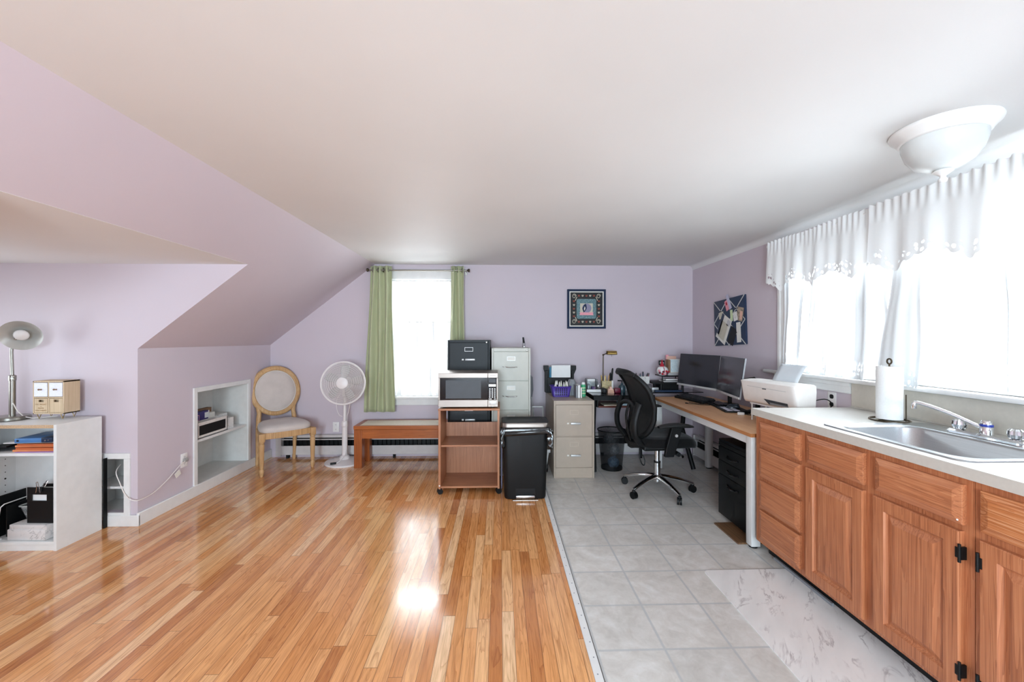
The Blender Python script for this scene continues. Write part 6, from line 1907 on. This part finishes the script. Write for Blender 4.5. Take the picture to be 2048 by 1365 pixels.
# sink
T = thing('kitchen_sink', 'single bowl stainless steel sink set in the counter', 'sink', (1.90, 1.74, .80))
def sr(cx, cy, hx_, hy_, r, z, n=8): return [(x, y, z) for x, y in rrect(cx, cy, hx_, hy_, r, n)]
cxm, cym = (SX0+SX1)/2, (SY0+SY1)/2
ocx = (1.652+2.205)/2; ohx = (2.205-1.652)/2
ohy = (2.078-1.410)/2; ocy = (2.078+1.410)/2
m = MB()
bhx, bhy = (SX1-SX0)/2-.004, (SY1-SY0)/2-.004
m.loft([sr(ocx, ocy, ohx, ohy, .05, .9145), sr(ocx, ocy, ohx-.001, ohy-.001, .05, .9185), sr(ocx, ocy, ohx-.006, ohy-.006, .048, .9205), sr(ocx, ocy, ohx-.012, ohy-.012, .045, .9185),
        sr(cxm, cym, bhx+.012, bhy+.012, .085, .9180), sr(cxm, cym, bhx+.003, bhy+.003, .08, .915), sr(cxm, cym, bhx, bhy, .08, .905), sr(cxm, cym, bhx-.012, bhy-.012, .08, .79), sr(cxm, cym, bhx-.03, bhy-.03, .075, .765), sr(cxm, cym, bhx-.06, bhy-.06, .06, .757), sr(cxm, cym, .05, .05, .045, .752)], cap0=False, cap1=False)
m.build('basin', 'sink', T, ang=60)
m = MB(); m.lathe([(.046, .7535), (.045, .757), (.034, .756), (.030, .745), (0, .745)], (cxm, cym, 0), 28); m.build('drain', 'chrome', T)
# faucet
fx_, fy_, fz_ = 2.135, 1.738, .9187
T = thing('faucet', 'chrome two handle faucet with a long swung spout behind the sink', 'faucet', (fx_, fy_, fz_))
m = MB(); m.loft([[(x, y, fz_) for x, y in rrect(fx_, fy_, .031, .150, .029, 8)], [(x, y, fz_+.010) for x, y in rrect(fx_, fy_, .031, .150, .029, 8)], [(x, y, fz_+.018) for x, y in rrect(fx_, fy_, .022, .142, .02, 8)]]); m.build('deck_plate', 'chrome', T)
MB().lathe([(.022, .012), (.022, .050), (.019, .054), (.0, .054)], (fx_, fy_, fz_), 24).build('spout_hub', 'chrome', T)
m = MB(); m.lathe([(.0205, .050), (.0215, .052), (.0215, .060), (.0205, .062)], (fx_, fy_, fz_), 24, cap0=False, cap1=False); m.build('blue_ring', plain('blue_ring_plastic', '#2a3fa0', .3), T)
MB().lathe([(.020, .058), (.0205, .070), (.016, .078), (.0, .079)], (fx_, fy_, fz_), 24).build('hub_cap', 'chrome', T)
tipx, tipy = fx_-.125, fy_+.195
sp_ = smooth_pts([(fx_, fy_, fz_+.040), (fx_-.022, fy_+.034, fz_+.058), (fx_-.060, fy_+.092, fz_+.092), (fx_-.098, fy_+.150, fz_+.118), (tipx+.008, tipy-.012, fz_+.128), (tipx, tipy, fz_+.127)])
m = MB(); m.tube(sp_, .0085, 12); sp2 = m.build('spout', 'chrome', T)
m = MB(); m.lathe([(.0, -.026), (.010, -.026), (.011, -.012), (.0095, -.010), (.0095, .004), (0, .004)], (tipx, tipy, fz_+.124), 20); m.build('aerator', 'chrome', sp2)
for dy in (-.105, .105):
    n = 12
    prof = [(.014, .014), (.017, .020), (.024, .026), (.0275, .040), (.026, .056), (.018, .064), (0, .066)]
    rings = []
    for r, z in prof:
        rings.append([(fx_+r*(1-.10*(k % 2))*math.cos(2*PI*k/(2*n)), fy_+dy+r*(1-.10*(k % 2))*math.sin(2*PI*k/(2*n)), fz_+z) for k in range(2*n)])
    m = MB(); m.loft(rings); m.build('handle', 'chrome', T, smooth=False)
# paper towels
hx0, hy0 = 2.098, 2.150
T = thing('paper_towel_holder', 'dark wire paper towel holder on the counter', 'towel holder', (hx0, hy0, .914))
m = MB(); m.tube([(hx0+.083*math.cos(2*PI*k/40), hy0+.083*math.sin(2*PI*k/40), .919) for k in range(40)], .0045, 8, closed=True); m.tube([(hx0-.083, hy0, .919), (hx0+.083, hy0, .919)], .004, 8); m.build('base_ring', 'bronze', T)
m = MB(); m.tube([(hx0, hy0, .919), (hx0, hy0, 1.222)], .0042, 8); m.build('post', 'bronze', T)
m = MB(); m.tube([(hx0, hy0+.013*math.sin(2*PI*k/20), 1.234+.014*math.cos(2*PI*k/20)) for k in range(20)], .0042, 8, closed=True); m.build('loop', 'bronze', T)
m = MB(); m.tube([(hx0+.045, hy0-.047, .919), (hx0+.045, hy0-.047, 1.06)], .003, 8); m.build('arm', 'bronze', T)
T = thing('paper_towel_roll', 'white paper towel roll on the dark wire holder', 'paper towels', (hx0, hy0, .926))
pts = [(.054*math.cos(2*PI*k/64), .054*math.sin(2*PI*k/64)) for k in range(64)]
m = MB(); rings = []
R0, R1, Z0_, Z1_ = .056, .02, .926, 1.207
m.lathe([(R1, Z0_), (R0, Z0_), (R0, Z1_), (R1, Z1_)], (hx0, hy0, 0), 64, cap0=False, cap1=False); 
m.loft([[(hx0+R1*math.cos(2*PI*k/64), hy0+R1*math.sin(2*PI*k/64), z) for k in range(64)] for z in (Z0_, Z1_)], cap0=False, cap1=False)
m.build('paper_roll', 'paper_towel', T)
m = MB(); m.lathe([(R1, Z0_+.001), (R1, Z1_-.001), (R1-.002, Z1_-.001), (R1-.002, Z0_+.001)], (hx0, hy0, 0), 32, cap0=False, cap1=False); m.build('cardboard_core', 'brown', T)
# mat on the floor
o = MB().prism([(x, y) for x, y in rrect(1.458, 1.38, .273, .978, .025, 4)], .0006, .0050, 'Z').build('floor_mat', 'mat', None, smooth=False)
lift(o, (1.458, 1.38, .0006)); tag(o, 'white marble patterned mat on the floor along the kitchen cabinets', 'mat')
# fallen strip at the toe kick
o = MB().box(1.672, 1.684, 2.02, 2.46, .0055, .020).build('trim_strip', 'grey', None); lift(o, (1.678, 2.24, .0055)); tag(o, 'loose grey metal strip lying at the toe kick under the drawer cabinet', 'strip')

# ------------------------------------------------------------------ ceiling light
cxl, cyl_ = 1.80, 1.615
T = thing('ceiling_light', 'flush white ceiling light with a frosted glass bowl near the kitchen window', 'ceiling light', (cxl, cyl_, 2.02))
MB().lathe([(0, ZC-.0005), (.164, ZC-.0005), (.166, ZC-.006), (.162, ZC-.016), (.152, ZC-.023), (.148, ZC-.030), (.141, ZC-.036), (.138, ZC-.044), (.130, ZC-.050), (.12, ZC-.046), (0, ZC-.040)], (cxl, cyl_, 0), 64).build('trim_ring', 'white', T, ang=70)
MB().lathe([(.128, ZC-.046), (.127, ZC-.070), (.114, ZC-.112), (.088, ZC-.148), (.045, ZC-.171), (.0, ZC-.176)], (cxl, cyl_, 0), 64, cap0=False).build('glass_bowl', 'milk', T, ang=70)
MB().lathe([(0, ZC-.174), (.030, ZC-.174), (.032, ZC-.179), (.024, ZC-.186), (.010, ZC-.196), (.010, ZC-.204), (.015, ZC-.210), (.012, ZC-.219), (0, ZC-.221)], (cxl, cyl_, 0), 28).build('finial', 'white', T, ang=70)

# ------------------------------------------------------------------ kitchen window curtains
def valance(label, y0, y1, zt, zb, folds, seed, xx, phase=0):
    T = thing('valance', label, 'valance', (xx, (y0+y1)/2, zb), group='lace valances over the kitchen windows')
    def fn(u, v):
        y = y0+(y1-y0)*u
        k = .25+.75*v
        big = math.sin(2*PI*folds*u+seed)+.55*math.sin(2*PI*folds*2.37*u+seed*2.1)
        fine = math.sin(2*PI*folds*6*u+seed)*max(0, 1-v*3)
        x = xx-.010-.009*k*big-.006*fine-.012*v
        zbot = zb+.022*math.cos(2*PI*3*u+phase)-.016*abs(math.sin(PI*17*u))**.6-.028*max(0, math.cos(2*PI*3*u+PI+phase))**6
        z = zt+(zbot-zt)*v
        if v < .04: z += .006*math.sin(u*140+seed)
        return V((x, y, z))
    MB().grid(fn, 200, 36).build('cloth', 'valance', T, ang=80)
    return T
VX = 2.195
valance('left lace valance gathered over the kitchen window nearest the memo board', 3.285, 2.31, 2.135, 1.79, 4, .3, VX)
valance('right lace valance over the kitchen window above the sink', 2.345, 1.19, 2.135, 1.79, 4, 1.4, VX-.012, .8)
T = thing('curtain_rod', 'white curtain rod with a small end cap over the kitchen windows', 'curtain rod', (VX, 2.3, 2.105))
MB().tube([(VX, 1.17, 2.108), (VX, 3.295, 2.108)], .006, 10).build('rod', 'white', T)
for y in (1.17, 3.295):
    m = MB(); m.box(VX-.012, XR-.0005, y-.008, y+.004, 2.098, 2.118, .002); m.box(XR-.006, XR-.0005, y-.014, y+.010, 2.08, 2.135); m.build('bracket', 'white', T)
def panel(label, yt0, yt1, yb0, yb1, zt, zb, folds, seed, x=2.245, swag=0, amp=.012, mat='sheer_soft', hems=()):
    T = thing('lace_curtain', label, 'lace curtain', (x, (yb0+yb1)/2, zb), group='lace panels on the kitchen windows')
    def fn(u, v):
        e0 = yt0+(yb0-yt0)*v**1.3; e1 = yt1+(yb1-yt1)*v**1.3
        y = e0+(e1-e0)*u + .006*math.sin(v*9+seed+u*3)
        k = .5+.5*v
        xx = x+amp*k*(math.sin(2*PI*folds*u+seed)+.4*math.sin(2*PI*folds*2.2*u+seed*1.7))-swag*v*v
        z = zt+(zb-zt)*v
        if v > .98: z -= .012*abs(math.sin(PI*9*u))
        return V((xx, y, z))
    MB().grid(fn, 70, 30).build('cloth', mat, T, ang=80)
    for (u0, u1) in hems:      # doubled edge of the panel
        MB().grid(lambda u, v: fn(u0+(u1-u0)*u, v)+V((-.003, 0, 0)), 14, 30).build('hem', 'dense', T, ang=80)
    return T
panel('lace panel at the far edge of the left kitchen window', 3.165, 2.93, 3.19, 3.03, 2.06, 1.103, 2.5, .2, hems=((0, .22), (.80, 1)))
panel('wide lace panel across the middle of the left kitchen window', 2.90, 2.42, 2.97, 2.46, 2.06, 1.103, 3.5, 1.3, 2.25, hems=((0, .05), (.82, 1)))
panel('narrow lace panel at the near edge of the left kitchen window', 2.40, 2.335, 2.39, 2.31, 2.06, 1.103, 1.2, 2.2, 2.252, mat='dense')
panel('lace panel swept across the post between the kitchen windows', 2.245, 2.09, 2.36, 2.09, 2.06, 1.105, 1.6, .9, 2.228, .02, .010, mat='dense')
panel('wide lace panel over the right kitchen window above the sink', 2.085, 1.76, 2.085, 1.735, 2.06, 1.125, 2.2, 2.6, 2.252, hems=((0, .12), (.965, 1)))
panel('lace panel at the near edge of the right kitchen window', 1.52, 1.32, 1.52, 1.31, 2.06, 1.125, 2.2, 3.3)

# ------------------------------------------------------------------ light, sky, camera
w = bpy.data.worlds.new('sky'); SC.world = w; w.use_nodes = True
nt = w.node_tree; nt.nodes.clear()
wo = nt.nodes.new('ShaderNodeOutputWorld'); bg = nt.nodes.new('ShaderNodeBackground')
bg.inputs[0].default_value = (.93, .97, 1.0, 1); bg.inputs[1].default_value = 1.6
nt.links.new(bg.outputs[0], wo.inputs[0])

def daylight(name, loc, rot, sx, sy, power, col=(1, 1, 1)):
    l = bpy.data.lights.new(name, 'AREA'); l.shape = 'RECTANGLE'; l.size = sx; l.size_y = sy
    l.energy = power; l.color = col
    o = bpy.data.objects.new(name, l); COL.objects.link(o)
    o.location = loc; o.rotation_euler = rot
    return o
# daylight at the windows, plus added fill through the unseen gable pair (emits along local -Z)
daylight('daylight_kitchen_window', (XR+.34, 2.235, 1.60), (0, PI/2, 0), 1.1, 2.1, P_KIT, (.82, .93, 1))
daylight('daylight_back_window', (-.905, YB+.32, 1.38), (-PI/2, 0, 0), .85, 1.5, P_BACK, (.86, .945, 1))
daylight('daylight_dormer_window', (XE-.30, 2.28, 1.32), (0, -PI/2, 0), 1.05, 1.3, P_DORM, (.80, .92, 1))
daylight('rear_fill_light', (-.65, YR-.32, 1.25), (PI/2, 0, 0), 1.2, 1.6, P_REAR*1.3, (.70, .87, 1))  # added fill from behind the camera, stronger on the left
daylight('rear_fill_light', (.75, YR-.32, 1.25), (PI/2, 0, 0), 1.2, 1.6, P_REAR*.7, (.70, .87, 1))  # weaker right half of the added rear fill

cam = bpy.data.cameras.new('camera'); co = bpy.data.objects.new('camera', cam); COL.objects.link(co)
cam.sensor_fit = 'HORIZONTAL'; cam.sensor_width = 36; cam.lens = 820/2048*36
cam.clip_start = .05
co.location = (0, 0, 1.356)
co.rotation_euler = (PI/2, 0, -math.atan(24/820))
cam.shift_y = -(682.5-678)/2048
SC.camera = co

vs = SC.view_settings
vs.view_transform = 'Standard'; vs.look = 'None'; vs.gamma = 1; vs.use_curve_mapping = False
vs.exposure = EXPO
cy = SC.cycles
cy.use_denoising = True
cy.max_bounces = 7; cy.diffuse_bounces = 4; cy.glossy_bounces = 3; cy.transmission_bounces = 4; cy.transparent_max_bounces = 10
cy.use_adaptive_sampling = True; cy.adaptive_threshold = .03; cy.adaptive_min_samples = 16
cy.caustics_reflective = False; cy.caustics_refractive = False
cy.sample_clamp_indirect = 5; cy.sample_clamp_direct = 0
